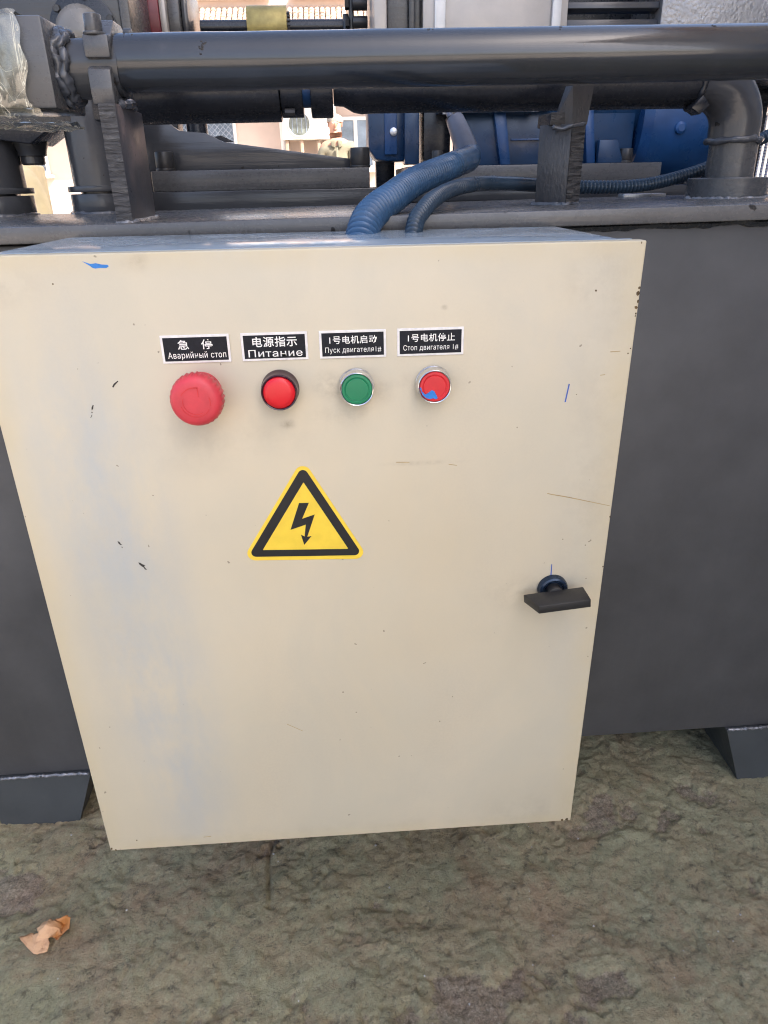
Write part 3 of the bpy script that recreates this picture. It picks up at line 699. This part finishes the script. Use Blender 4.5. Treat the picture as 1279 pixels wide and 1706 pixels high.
b.box(.1625, .1631, -.0331, -.0327, BZ+.004, BZ+.0112).box(.1600, .1631, -.0331, -.0327, BZ+.0109, BZ+.0114)
b.build('turn_arrow', 'red', es)

# power lamp
la = MB().lathe((.2205, 0, BZ), (0, -1, 0), [(0, .0148), (.0030, .0148), (.0038, .0143), (.0130, .0141), (.0142, .0139), (.0148, .0134), (.0145, .0127), (.0125, .0124)], 64).build('indicator_lamp', 'bezel', cab); lab(la, 'round red power lamp with dark maroon bezel')
MB().lathe((.2205, 0, BZ), (0, -1, 0), [(.0105, .0123), (.0142, .0123), (.0154, .0117), (.0161, .0085), (.0164, .0040), (.0165, .0002)], 48).build('lens', 'lens', la, angle=60)

def push_button(x, mat, lb):
    p = MB().lathe((x, 0, BZ), (0, -1, 0), [(0, .0142), (.0022, .0142), (.0030, .0136), (.0105, .0134), (.0120, .0131), (.0124, .0127), (.0121, .0122), (.0095, .0120)], 64).build('push_button', 'chrome', cab); lab(p, lb)
    MB().lathe((x, 0, BZ), (0, -1, 0), [(.0060, .0119), (.0116, .0119), (.0124, .0114), (.0125, .0098), (.0120, .0094), (.0119, .0090), (.0124, .0086), (.0125, .0060), (.0125, .0002)], 56).build('button_cap', mat, p, angle=25)
    return p
push_button(.2802, 'green', 'green push button in a chrome ring')
pr = push_button(.3408, 'red', 'red push button in a chrome ring with blue paint on it')
MB().prism([(.3290, BZ-.0005), (.3300, BZ+.0005), (.3308, BZ-.0030), (.3335, BZ-.0058), (.3362, BZ-.0040), (.3385, BZ-.0022), (.3405, BZ-.0034), (.3420, BZ-.0062), (.3432, BZ-.0088), (.3418, BZ-.0098), (.3398, BZ-.0088), (.3372, BZ-.0094), (.3340, BZ-.0086), (.3312, BZ-.0060)], 'y', -.01275, -.0120).build('paint_smear', 'marker_blue', pr)

# warning triangle
def rtri(cx, cz, half, h, r, n=8, tilt=0):
    A = [Vector((cx-half, cz, 0)), Vector((cx+half, cz, 0)), Vector((cx, cz+h, 0))]; out = []
    cen = (A[0]+A[1]+A[2])/3
    for i in range(3):
        p, q, s_ = A[i-1], A[i], A[(i+1) % 3]
        u = (p-q).normalized(); w_ = (s_-q).normalized(); ang = u.angle(w_)
        d = r/math.tan(ang/2); c = q+(u+w_).normalized()*r/math.sin(ang/2)
        s0 = q+u*d-c; s1 = q+w_*d-c; a0 = math.atan2(s0.y, s0.x); da = (math.atan2(s1.y, s1.x)-a0+math.pi) % (2*math.pi)-math.pi
        for k in range(n+1): a = a0+da*k/n; out.append((c.x+math.cos(a)*r, c.y+math.sin(a)*r))
    ct, st = math.cos(tilt), math.sin(tilt)
    return [(cen.x+(x-cen.x)*ct-(z-cen.y)*st, cen.y+(x-cen.x)*st+(z-cen.y)*ct) for x, z in out]
TL = R(-2.0)
ws = MB().prism(rtri(.2315, .3435, .0555, .0945, .0068, 8, TL), 'y', -.00035, 0).build('warning_sticker', 'yellow', cab, smooth=False); lab(ws, 'yellow triangular high voltage warning sticker with a black lightning bolt')
o_ = rtri(.2315, .3472, .0500, .0850, .0042, 8, TL); i_ = rtri(.2317, .3537, .0372, .0635, .0004, 8, TL)
n = len(o_); vs = [(x, -.0006, z) for x, z in o_]+[(x, -.0006, z) for x, z in i_]
MB().add(vs, [(k, (k+1) % n, n+(k+1) % n, n+k) for k in range(n)]).build('triangle_border', 'print_black', ws, smooth=False)
MB().prism([(.2282, .3982), (.2365, .3981), (.2298, .3834), (.2408, .3870), (.2331, .3660), (.2368, .3665), (.2300, .3583), (.2278, .3684), (.2308, .3663), (.2326, .3778), (.2192, .3734)], 'y', -.0006, -.0003).build('lightning_bolt', 'print_black', ws, smooth=False)

# door handle
hz, hx = .3020, .4535
hn = MB().lathe((hx, 0, hz), (0, -1, 0), [(0, .0139), (.003, .0139), (.0055, .0128), (.0062, .0110), (.0056, .0096), (.003, .0090), (.003, .0002)], 48).build('door_handle', 'rose_plastic', cab); lab(hn, 'black bar handle on a blue black round lock rose')
MB().cyl((hx, -.003, hz), (hx, -.013, hz), .0072, 24, .0008).build('spindle', 'black_plastic', hn)
b = MB().prism([(-.0290, -.012), (.0255, -.012), (.0255, -.0335), (-.0205, -.0335)], 'z', -.0040, .0040, .0006)
rm = Matrix.Rotation(R(-5.5), 3, 'Y')
b.v = [rm @ v+Vector((hx-.0005, 0, hz+.0005)) for v in b.v]; b.build('grip_bar', 'black_plastic', hn)

# marks that sit on the paint as thin skins
def mark(pts, mat, name): return MB().prism(pts, 'y', -.00018, .0002).build(name, mat, cab, smooth=False)
mark([(.0868, .5950), (.0900, .5938), (.0925, .5930), (.0960, .5935), (.1000, .5925), (.1040, .5922), (.1050, .5912), (.1030, .5900), (.0985, .5902), (.0950, .5898), (.0930, .5905), (.0915, .5918), (.0890, .5935)], 'marker_blue', 'paint_fleck')
mark([(.4508, .4932), (.4518, .4928), (.4499, .4780), (.4488, .4778)], 'marker_ink', 'marker_line')
mark([(.4508, .3270), (.4515, .3268), (.4520, .3090), (.4508, .3090)], 'marker_ink', 'marker_line')
mark([(.0965, .5077), (.0970, .5072), (.0935, .5040), (.0925, .5025), (.0915, .5030), (.0932, .5055)], 'scuff', 'scuff_mark')
mark([(.0742, .4893), (.0748, .4890), (.0738, .4860), (.0726, .4850), (.0728, .4870)], 'scuff', 'scuff_mark')
mark([(.0722, .4838), (.0730, .4836), (.0728, .4829), (.0720, .4830)], 'scuff', 'scuff_mark')
mark([(.0718, .4812), (.0722, .4810), (.0708, .4788), (.0705, .4790)], 'scuff', 'scuff_mark')
mark([(.0722, .3696), (.0737, .3690), (.0745, .3668), (.0755, .3662), (.0740, .3660), (.0728, .3672)], 'scuff', 'scuff_mark')
mark([(.0745, .3642), (.0756, .3640), (.0750, .3628)], 'scuff', 'scuff_mark')
mark([(.0862, .3482), (.0878, .3478), (.0895, .3462), (.0918, .3452), (.0905, .3445), (.0912, .3425), (.0925, .3408), (.0908, .3410), (.0898, .3432), (.0880, .3448), (.0868, .3462)], 'scuff', 'scuff_mark')
mark([(.4412, .3976), (.4450, .3966), (.4600, .3932), (.4980, .3830), (.4980, .3826), (.4600, .3924), (.4450, .3958), (.4412, .3970)], 'scratch', 'scratch')
random.seed(3)
for x, z, r in [(.4988, .566, .0016), (.4984, .562, .0022), (.4990, .556, .0014), (.4982, .5515, .0020), (.4986, .547, .0012), (.4985, .545, .0009), (.498, .52, .0008), (.4965, .516, .0009), (.4992, .372, .0009), (.4990, .322, .0012), (.4955, .0025, .003), (.49, .0018, .0025),
                (.4960, .5985, .0010), (.0018, .0035, .0022), (.006, .0012, .0016), (.003, .576, .0022), (.0065, .574, .0016), (.063, .580, .001), (.352, .152, .0009), (.364, .182, .0008), (.48, .345, .0009), (.459, .352, .0008), (.03, .0135, .0011), (.465, .565, .0014), (.458, .484, .0007)]:
    k = random.randint(5, 7); r *= .72; mark([(min(.4999, max(.0001, x+math.cos(a)*r*random.uniform(.5, 1.1))), min(.5999, max(.0001, z+math.sin(a)*r*random.uniform(.6, 1.5)))) for a in [2*math.pi*i/k for i in range(k)]], 'rust', 'rust_spot')
for x0, z0, x1, z1 in [(.482, .518, .490, .5183), (.476, .4995, .480, .4998), (.355, .4281, .362, .4268), (.311, .4318, .322, .4312), (.10, .012, .108, .0125), (.2, .16, .215, .15)]:
    mark([(x0, z0), (x1, z1), (x1, z1-.0005), (x0, z0-.0006)], 'scratch', 'scratch')

# ------------------------------------------------------------------ cable conduits
def conduit(name, ctrl, r, pitch, amp, mat, label, smooth_from=None, blend=.03):
    seg = 22; _, L = spline(ctrl, 10); n = int(L/pitch*8); P, L = spline(ctrl, n); rad = []
    for i in range(n+1):
        s = L*i/n; k = 1.
        if smooth_from is not None: k = max(0, min(1, (smooth_from*L-s)/blend))
        ph = (s/pitch) % 1; g = (.5+.5*math.cos(2*math.pi*ph))**.7
        rad.append(r-amp*k*(1-g))
    o = MB().tube(P, rad, seg).build('corrugated_tube' if name is None else name, mat, None, angle=80)
    return o
big = [(.286, .150, .570), (.297, .192, .603), (.309, .222, .6165), (.329, .262, .627), (.361, .340, .642), (.403, .420, .655), (.434, .474, .664), (.451, .503, .669), (.4545, .520, .6765)]
hz1 = thing('flexible_conduit', (.29, .19, .59), 'thick blue grey corrugated conduit rising from the cabinet top to the motor', 'conduit')
o = conduit('corrugated_tube', big, .0162, .0072, .0046, 'hose', '', .84, .06); o.parent = hz1; o.location = -hz1.location
P, _ = spline([(.4525, .514, .674), (.4500, .528, .688), (.4445, .545, .706), (.4405, .556, .7185)], 24)
MB().tube(P, [.0163-.0038*min(1, i/24)**1.2 for i in range(25)], 24).build('sleeve', 'sleeve', hz1, angle=60)
MB().tube([(.4398, .5575, .7175), (.4392, .559, .7215)], .0118, 20).build('sleeve_ring', 'black_plastic', hz1)
for dx in (-.0062, .0068):
    P, _ = spline([(.4410+dx*.8, .553, .712), (.4390+dx, .562, .727), (.4385+dx, .60, .738), (.455+dx*2, .70, .746), (.50+dx*2, .862, .772)], 30)
    MB().tube(P, .0042, 10).build('wire', 'sleeve', hz1)
hz2 = thing('flexible_conduit', (.345, .185, .59), 'thin dark corrugated conduit running from the cabinet along the bed to the right', 'conduit')
s1 = [(.338, .150, .575), (.346, .188, .604), (.356, .214, .6155), (.375, .260, .6265), (.405, .330, .6345), (.440, .385, .6385), (.470, .415, .639)]
o = conduit('corrugated_tube', s1, .0088, .0060, .0032, 'hose_dark', '', .86, .05); o.parent = hz2; o.location = -hz2.location
P, _ = spline([(.466, .412, .639), (.50, .437, .638), (.535, .456, .6355), (.56, .466, .634)], 24); MB().tube(P, .0084, 20).build('smooth_sleeve', 'hose_dark', hz2, angle=60)
s2 = [(.556, .466, .634), (.603, .482, .6320), (.678, .503, .6315), (.736, .525, .6375), (.807, .552, .653), (.851, .568, .671), (.90, .58, .692), (1.0, .60, .735), (1.1, .62, .79), (1.15, .66, .81)]
o = conduit('corrugated_tube', s2, .0088, .0060, .0032, 'hose_dark', ''); o.parent = hz2; o.location = -hz2.location

# ------------------------------------------------------------------ wrapping film round the tube block
def film():
    mb = MB(); nu, nv = 70, 26; x0, x1 = -.13, -.012
    prof = [(.350, .7905), (.300, .7905), (.243, .7895), (.2405, .785), (.2395, .765), (.240, .74), (.241, .715), (.243, .708), (.262, .701), (.290, .698), (.32, .706), (.342, .7085)]
    pp = []
    for i in range(len(prof)-1):
        for k in range(8): t = k/8; pp.append((prof[i][0]*(1-t)+prof[i+1][0]*t, prof[i][1]*(1-t)+prof[i+1][1]*t))
    vs = []; nu = len(pp)
    for i, (y, z) in enumerate(pp):
        for k in range(nv+1):
            f = k/nv; xe = x1+(.006*noise.noise(Vector((i*.12, 3, 0))))+(.03*max(0, (.712-z)/.014) if z < .712 else 0); x = x0+(xe-x0)*f
            d = Vector(noise.noise_vector(Vector((x*70, y*45, z*12))))*.0038+Vector(noise.noise_vector(Vector((x*120, y*100, z*40))))*.0007
            d.y = -abs(d.y) if z > .709 and y < .3 else d.y
            d.z = -abs(d.z)*1.5 if z < .709 else (abs(d.z) if y > .3 or z > .788 else d.z)
            vs.append((x+d.x, y+d.y-.001, z+d.z))
    fs = [(i*(nv+1)+k, i*(nv+1)+k+1, (i+1)*(nv+1)+k+1, (i+1)*(nv+1)+k) for i in range(nu-1) for k in range(nv)]
    o = mb.add(vs, fs).build('plastic_film', 'film', None, angle=25)
    tag(o, 'crumpled clear plastic film wrapped round the square block end of the front pipe', 'plastic film')
film()

# ------------------------------------------------------------------ dry leaf and litter
def leaf():
    # a folded dry leaf: a flat flap, a rolled middle and a curled, darker tip (millimetres)
    V = {'a': (-33.8, 1.8, 1.6), 'b': (-6.4, -21.5, .8), 'c': (9.6, -20.0, 2.4), 'd': (9.9, -12.2, 4.8), 'e': (-8.5, -4.4, 8.0), 'f': (-7.7, 1.7, 9.6), 'g': (-18.2, 4.8, 4.8), 'h': (-11.6, 7.0, 10.4), 'i': (4.1, 13.9, 16.0), 'j': (9.8, 10.7, 16.8), 'k': (17.5, 2.1, 12.0), 'l': (6.3, -5.5, 7.2), 'n': (9.6, 13.3, 15.2), 'o': (23.9, 16.6, 17.6), 'p': (29.4, 13.3, 14.4), 'q': (28.3, 5.5, 7.2), 'r': (20.5, .4, 4.0), 'u': (17.7, -6.5, 3.2), 't': (12.0, -3.2, 3.2), 'F': (-7.9, -10.8, 4.6), 'M': (3.0, 3.0, 20.2), 'C': (19.7, 10.6, 7.4), 'D': (12.7, -.5, 1.6)}
    tipv = {'n': .6, 'o': 1, 'p': 1, 'q': 1, 'r': .9, 'C': 1.2, 'k': .5, 'j': .35, 'u': .8, 't': .7, 'D': 1.2, 'a': .25, 'g': .3}
    def fan(c, ring, closed=True):
        n = len(ring); return [(c, ring[i], ring[(i+1) % n]) for i in range(n if closed else n-1)]
    tri = fan('F', 'abcdlefg')+fan('M', 'fhijkle')+fan('C', 'nopqrkj')+fan('D', 'lkrut')
    bm = bmesh.new(); tl = bm.verts.layers.float.new('tip'); vv = {}
    for k, c in V.items(): vv[k] = bm.verts.new([x/1000 for x in c]); vv[k][tl] = tipv.get(k, 0)
    for t in tri:
        try: bm.faces.new([vv[k] for k in t])
        except ValueError: pass
    bmesh.ops.subdivide_edges(bm, edges=bm.edges[:], cuts=4, use_grid_fill=True)
    for v in bm.verts:
        q = v.co*1000; v.co += Vector(noise.noise_vector(q*.16))*.0016+Vector(noise.noise_vector(q*.42))*.0007; v.co.z = max(.0004, v.co.z)
    me = bpy.data.meshes.new('dry_leaf'); bm.to_mesh(me); bm.free(); me.materials.append(M['leaf'])
    for p in me.polygons: p.use_smooth = True
    me.set_sharp_from_angle(angle=R(30))
    cx, cy = -.131, .052
    o = bpy.data.objects.new('dry_leaf', me); C.objects.link(o); o.location = (cx, cy, GZ+gheight(cx, cy)[0]+.0035)
    sm = o.modifiers.new('thickness', 'SOLIDIFY'); sm.thickness = .0005
    tag(o, 'curled orange brown dry leaf lying on the rough ground at lower left', 'leaf')
leaf()
grit = MB(); random.seed(11)
for k in range(46):
    x = random.uniform(-.30, 1.0); y = random.uniform(-.15, .40); h, _ = gheight(x, y); r = random.uniform(.0006, .0017)
    bm = bmesh.new(); bmesh.ops.create_icosphere(bm, subdivisions=1, radius=r)
    for v in bm.verts: v.co = Vector((v.co.x*random.uniform(.7, 1.4), v.co.y*random.uniform(.7, 1.3), v.co.z*.7))+Vector((x, y, GZ+h+r*.3))
    grit.addbm(bm)
g = grit.build('grit', 'stone', None, smooth=False); tag(g, 'pale grit and crumbs scattered over the rough ground', 'grit', kind='stuff')

# ------------------------------------------------------------------ beyond the machine
fb = thing('house', (2, 15, GZ), 'sunlit pinkish white house with barred windows and tiled canopy far behind the machine', 'house')
MB().box(-14, 16, 15, 15.4, GZ-.3, 3.55, .02).build('wall', 'plaster', fb)
MB().box(-14, 16, 15.02, 15.4, 3.55, 7.0, .02).build('upper_wall', 'plaster', fb)
def window(x0, x1, z0, z1, mull, bars=None, lattice=False):
    w = MB().box(x0, x1, 14.965, 14.999, z0, z1, .0).build('window', 'glass', fb)
    f = MB()
    f.box(x0-.06, x0, 14.93, 14.998, z0-.06, z1+.06, .006).box(x1, x1+.06, 14.93, 14.998, z0-.06, z1+.06, .006)
    f.box(x0, x1, 14.93, 14.998, z0-.06, z0, .006).box(x0, x1, 14.93, 14.998, z1, z1+.06, .006)
    for m in mull: f.box(m-.035, m+.035, 14.935, 14.964, z0, z1, .004)
    f.build('frame', 'trim_white', w)
    MB().box(x0-.12, x1+.12, 14.86, 14.998, z0-.12, z0-.062, .008).build('sill', 'trim_white', w)
    if lattice:
        g = MB(); s = .105; k = -20
        for k in range(-30, 40):
            for sg in (1, -1):
                a = Vector((x0+k*s, 0, z0)); pts = []
                xa, xb = x0+k*s, x0+k*s+sg*(z1-z0)
                t0, t1 = 0, 1
                lo, hi = min(xa, xb), max(xa, xb)
                if hi < x0 or lo > x1 or xa == xb: continue
                ts = sorted([(x0-xa)/(xb-xa), (x1-xa)/(xb-xa)]); t0 = max(0, ts[0]); t1 = min(1, ts[1])
                if t1-t0 < .03: continue
                p = Vector((xa+(xb-xa)*t0, 14.915, z0+(z1-z0)*t0)); q = Vector((xa+(xb-xa)*t1, 14.915, z0+(z1-z0)*t1))
                g.tube([p, q], .009, 5)
        g.build('lattice_grille', 'grille', w)
    if bars:
        for i in range(bars):
            xx = x0+(x1-x0)*(i+.5)/bars
            MB().box(xx-.017, xx+.017, 14.88, 14.915, z0-.05, z1+.05, .004).build('bar', 'trim_white', w)
        n_ = 26
        lv = MB()
        for i in range(n_):
            zz = z0+(z1-z0)*(i+.5)/n_; lv.box(x0, x1, 14.945, 14.962, zz-.012, zz+.012)
        lv.build('louvre_panel', 'navy', w)
    return w
window(-2.75, -1.62, .92, 1.98, [-2.13], lattice=True)
window(.22, 1.05, .95, 1.74, [.73])
window(-6.3, -5.26, .95, 2.0, [-5.8], lattice=True)
window(8.55, 9.75, .30, 1.72, [], bars=11)
window(4.2, 5.4, .92, 1.95, [4.8], lattice=True)
for x0 in (-6.5, -4.4, -2.35, -.25, 1.85, 3.95): window(x0, x0+1.5, 3.78, 5.4, [x0+.38, x0+.75, x0+1.12])
MB().cyl((-.62, 14.93, GZ), (-.70, 14.93, 2.7), .06, 14).build('downpipe', 'trim_white', fb)
for xa in (-4.35, 1.35): MB().box(xa, xa+.28, 14.90, 14.998, GZ, 2.7, .01).build('pilaster', 'plaster', fb)
# tiled canopy: each course of barrel tiles is modelled, all joined because they are a few pixels each
cs = MB(); Ay, Az, By, Bz = 13.75, 2.78, 14.99, 3.53; rows = 11; sp = .098
MB().add([(-14, Ay, Az-.02), (16, Ay, Az-.02), (16, By, Bz-.02), (-14, By, Bz-.02), (-14, Ay, Az-.12), (16, Ay, Az-.12), (16, By, Bz-.12), (-14, By, Bz-.12)],
         [(0, 1, 2, 3), (7, 6, 5, 4), (0, 4, 5, 1), (1, 5, 6, 2), (2, 6, 7, 3), (3, 7, 4, 0)]).build('canopy_deck', 'wood_leg', fb, smooth=False)
random.seed(5)
sl = Vector((0, By-Ay, Bz-Az)); sn = Vector((0, -(Bz-Az), By-Ay)).normalized()
for r_ in range(rows):
    for c_ in range(int(12/sp)):
        x = -5+c_*sp; p0 = Vector((x, Ay, Az))+sl*(r_/rows)+sn*(.012); p1 = Vector((x, Ay, Az))+sl*((r_+1.12)/rows)+sn*.001
        p0 += Vector((random.uniform(-.006, .006), 0, random.uniform(-.004, .004)))
        vs = []
        for p in (p0, p1):
            for k in range(6):
                a = math.pi*k/5; vs.append(p+Vector((-math.cos(a)*sp*.44, 0, 0))+sn*math.sin(a)*.034)
        cs.add(vs, [(k, k+1, 7+k, 6+k) for k in range(5)]+[(0, 1, 2, 3, 4, 5)])
ro = cs.build('roof_tiles', 'tile', fb, smooth=False); ro['kind'] = 'stuff'

ac = thing('air_conditioner', (-.18, 14.6, GZ), 'white air conditioner outdoor unit with round fan on brown legs against the house', 'air conditioner')
MB().box(-.66, .36, 14.5, 14.85, 1.40, 1.98, .02).build('casing', 'ac_white', ac)
MB().cyl((-.33, 14.499, 1.655), (-.33, 14.47, 1.655), .205, 32, .01).build('fan_guard', 'ac_dark', ac)
MB().lathe((-.33, 14.4695, 1.655), (0, -1, 0), [(0, .215), (.01, .215), (.01, .195), (0, .195)], 28, False).build('guard_ring', 'ac_white', ac)
for i in range(4): MB().box(-.33-.13+i*.085, -.33-.12+i*.085, 14.462, 14.469, 1.51, 1.80).build('guard_bar', 'grille', ac)
for x in (-.58, -.30, .02, .28): MB().box(x-.03, x+.03, 14.55, 14.8, GZ, 1.40, .005).build('leg', 'wood_leg', ac)

# a bystander in the yard
pe = thing('person', (.325, 9.3, GZ), 'man in khaki buttoned jacket standing in the sunny yard behind the machine', 'person')
def skin_body(name, verts, edges, radii, mat, parent, root=0, sub=2):
    me = bpy.data.meshes.new(name); me.from_pydata(verts, edges, []); me.materials.append(M[mat])
    o = bpy.data.objects.new(name, me); C.objects.link(o)
    m = o.modifiers.new('skin', 'SKIN'); m.use_smooth_shade = True
    for i, r in enumerate(radii):
        sv = me.skin_vertices[0].data[i]; sv.radius = r if isinstance(r, tuple) else (r, r); sv.use_root = i == root
    s = o.modifiers.new('sub', 'SUBSURF'); s.levels = sub; s.render_levels = sub
    dg = bpy.context.evaluated_depsgraph_get(); dg.update()
    m2 = bpy.data.meshes.new_from_object(o.evaluated_get(dg)); bpy.data.objects.remove(o); m2.name = name
    if not m2.materials: m2.materials.append(M[mat])
    q = bpy.data.objects.new(name, m2); C.objects.link(q); q.parent = parent
    for p in m2.polygons: p.use_smooth = True
    return q
# local coordinates: x right in the photo, y away, z up from the ground (1.66 m tall)
H = [(0, 0, .86), (0, 0, 1.02), (0, 0, 1.20), (0, 0, 1.315), (-.005, -.005, 1.385), (-.01, -.02, 1.45), (-.012, -.03, 1.53), (-.012, -.02, 1.60),
     (-.09, 0, .82), (-.10, 0, .46), (-.11, .01, .08), (-.12, -.13, .035), (.09, 0, .82), (.10, .01, .46), (.11, .02, .08), (.13, -.12, .035),
     (-.165, 0, 1.29), (-.215, .02, 1.04), (-.215, -.06, .82), (-.21, -.08, .75), (.165, 0, 1.29), (.215, .03, 1.04), (.215, -.05, .82), (.21, -.07, .75)]
E_ = [(0, 1), (1, 2), (2, 3), (3, 4), (4, 5), (5, 6), (6, 7), (0, 8), (8, 9), (9, 10), (10, 11), (0, 12), (12, 13), (13, 14), (14, 15), (3, 16), (16, 17), (17, 18), (18, 19), (3, 20), (20, 21), (21, 22), (22, 23)]
Rr = [(.13, .10), (.125, .095), (.145, .10), (.11, .085), (.05, .05), (.062, .07), (.078, .09), (.065, .078), .08, .058, .042, .035, .08, .058, .042, .035, .06, .045, .034, .028, .06, .045, .034, .028]
body = skin_body('body', H, E_, Rr, 'skin', pe)
J = [(0, 0, .80), (0, 0, .90), (0, 0, 1.05), (0, 0, 1.20), (0, .005, 1.315), (-.16, 0, 1.295), (-.218, .02, 1.04), (-.215, -.055, .84), (.16, 0, 1.295), (.218, .03, 1.04), (.215, -.045, .84)]
JE = [(0, 1), (1, 2), (2, 3), (3, 4), (4, 5), (5, 6), (6, 7), (4, 8), (8, 9), (9, 10)]
JR = [(.17, .13), (.165, .125), (.155, .12), (.165, .12), (.125, .098), .078, .062, .05, .078, .062, .05]
jk = skin_body('jacket', J, JE, JR, 'jacket', pe)
T = [(0, 0, .86), (-.09, 0, .80), (-.10, 0, .46), (-.11, .01, .10), (.09, 0, .80), (.10, .01, .46), (.11, .02, .10)]
skin_body('trousers', T, [(0, 1), (1, 2), (2, 3), (0, 4), (4, 5), (5, 6)], [(.14, .11), .10, .075, .062, .10, .075, .062], 'trousers', pe)
for s in (-1, 1):
    b = MB().box(s*.115-.045, s*.115+.045, -.19, .06, 0, .075, .03, 3); o = b.build('shoe', 'shoe', None); o.parent = pe
def local(mb, name, mat): o = mb.build(name, mat, None, angle=60); o.parent = pe; return o
b = MB().box(-.012, .012, -.142, -.112, .86, 1.27, .004); local(b, 'button_placket', 'jacket')
for s in (-1, 1):
    b = MB().prism([(s*.012, 1.36), (s*.075, 1.345), (s*.065, 1.285), (s*.02, 1.265)], 'y', -.115, -.085, .006); local(b, 'collar', 'jacket')
b = MB().lathe((-.012, -.018, 1.553), (0, .05, 1), [(0, .099), (.02, .101), (.05, .095), (.075, .075), (.09, .045), (.098, .005)], 24); b.jitter(.006, 40)
for v in b.v: v.y += .022; 
local(b, 'hair', 'hair')
b = MB().prism([(-.118, 1.50), (-.100, 1.485), (-.098, 1.535), (-.132, 1.54)], 'x', -.020, -.002, .004); local(b, 'nose', 'skin')
for s in (-1, 1):
    b = MB().lathe((-.012+s*.030, -.108, 1.538), (0, -1, 0), [(0, .011), (.006, .009), (.008, .003)], 10); local(b, 'eye', 'hair')
    b = MB().box(-.012+s*.082-.006, -.012+s*.082+.008, -.03, .01, 1.50, 1.56, .006); local(b, 'ear', 'skin')
b = MB().box(-.034, .012, -.106, -.096, 1.463, 1.470, .002); local(b, 'mouth', 'maroon')
for sx, hand in ((-1, (-.21, -.08, .76)), (1, (.21, -.07, .76))):
    for dx, L in ((-.026, .062), (-.009, .075), (.008, .070), (.024, .054)):
        p = Vector(hand)+Vector((0, dx, -.014)); local(MB().tube([p, p+Vector((sx*.003, -.005, -L*.55)), p+Vector((-sx*.010, -.014, -L))], [.0088, .008, .006], 8), 'finger', 'skin')
    p = Vector(hand)+Vector((-sx*.006, -.024, .012)); local(MB().tube([p, p+Vector((-sx*.006, -.020, -.020)), p+Vector((-sx*.008, -.024, -.048))], [.0105, .0092, .007], 8), 'thumb', 'skin')

pe.scale = (1.0, 1.0, .985)
# cream painted casting in the sun, seen through the gap at the left
yc = thing('machine_casting', (-.90, 2.5, GZ), 'cream painted curved casting in the sunlight seen between the two posts', 'machine casting')
P, _ = spline([(-1.05, 2.5, .722), (-.97, 2.5, .715), (-.905, 2.5, .690), (-.875, 2.5, .63), (-.86, 2.5, .52), (-.85, 2.5, .30), (-.84, 2.5, GZ)], 40)
MB().tube(P, [.035]*20+[.045]*21, 14).build('curved_leg', 'cream', yc)
MB().box(-1.60, -1.0, 2.56, 3.0, .40, .735, .01).build('bed', 'cream', yc)
MB().box(-1.55, -1.05, 2.6, 2.95, GZ, .40, .01).build('pedestal', 'wood_leg', yc)

# workshop on the right, out of the picture: its shade falls over the machine
wk = thing('workshop', (5.5, -2.2, GZ), 'plain rendered workshop building whose shade covers the machine, right of the frame', 'workshop')
MB().box(2.9, 9.5, -4.8, 2.3, GZ-.3, 5.6, .02).build('wall', 'workshop', wk)
MB().box(2.6, 9.8, -5.1, 2.6, 5.6, 5.85, .02).build('roof', 'tile', wk)
for y in (-3.9, -1.9, .2):
    w = MB().box(2.87, 2.899, y, y+1.3, 1.0, 2.4, .0).build('window', 'glass', wk)
    MB().box(2.84, 2.898, y-.07, y, .93, 2.47, .005).box(2.84, 2.898, y+1.3, y+1.37, .93, 2.47, .005).box(2.84, 2.898, y, y+1.3, .93, 1.0, .005).box(2.84, 2.898, y, y+1.3, 2.4, 2.47, .005).build('frame', 'trim_white', w)
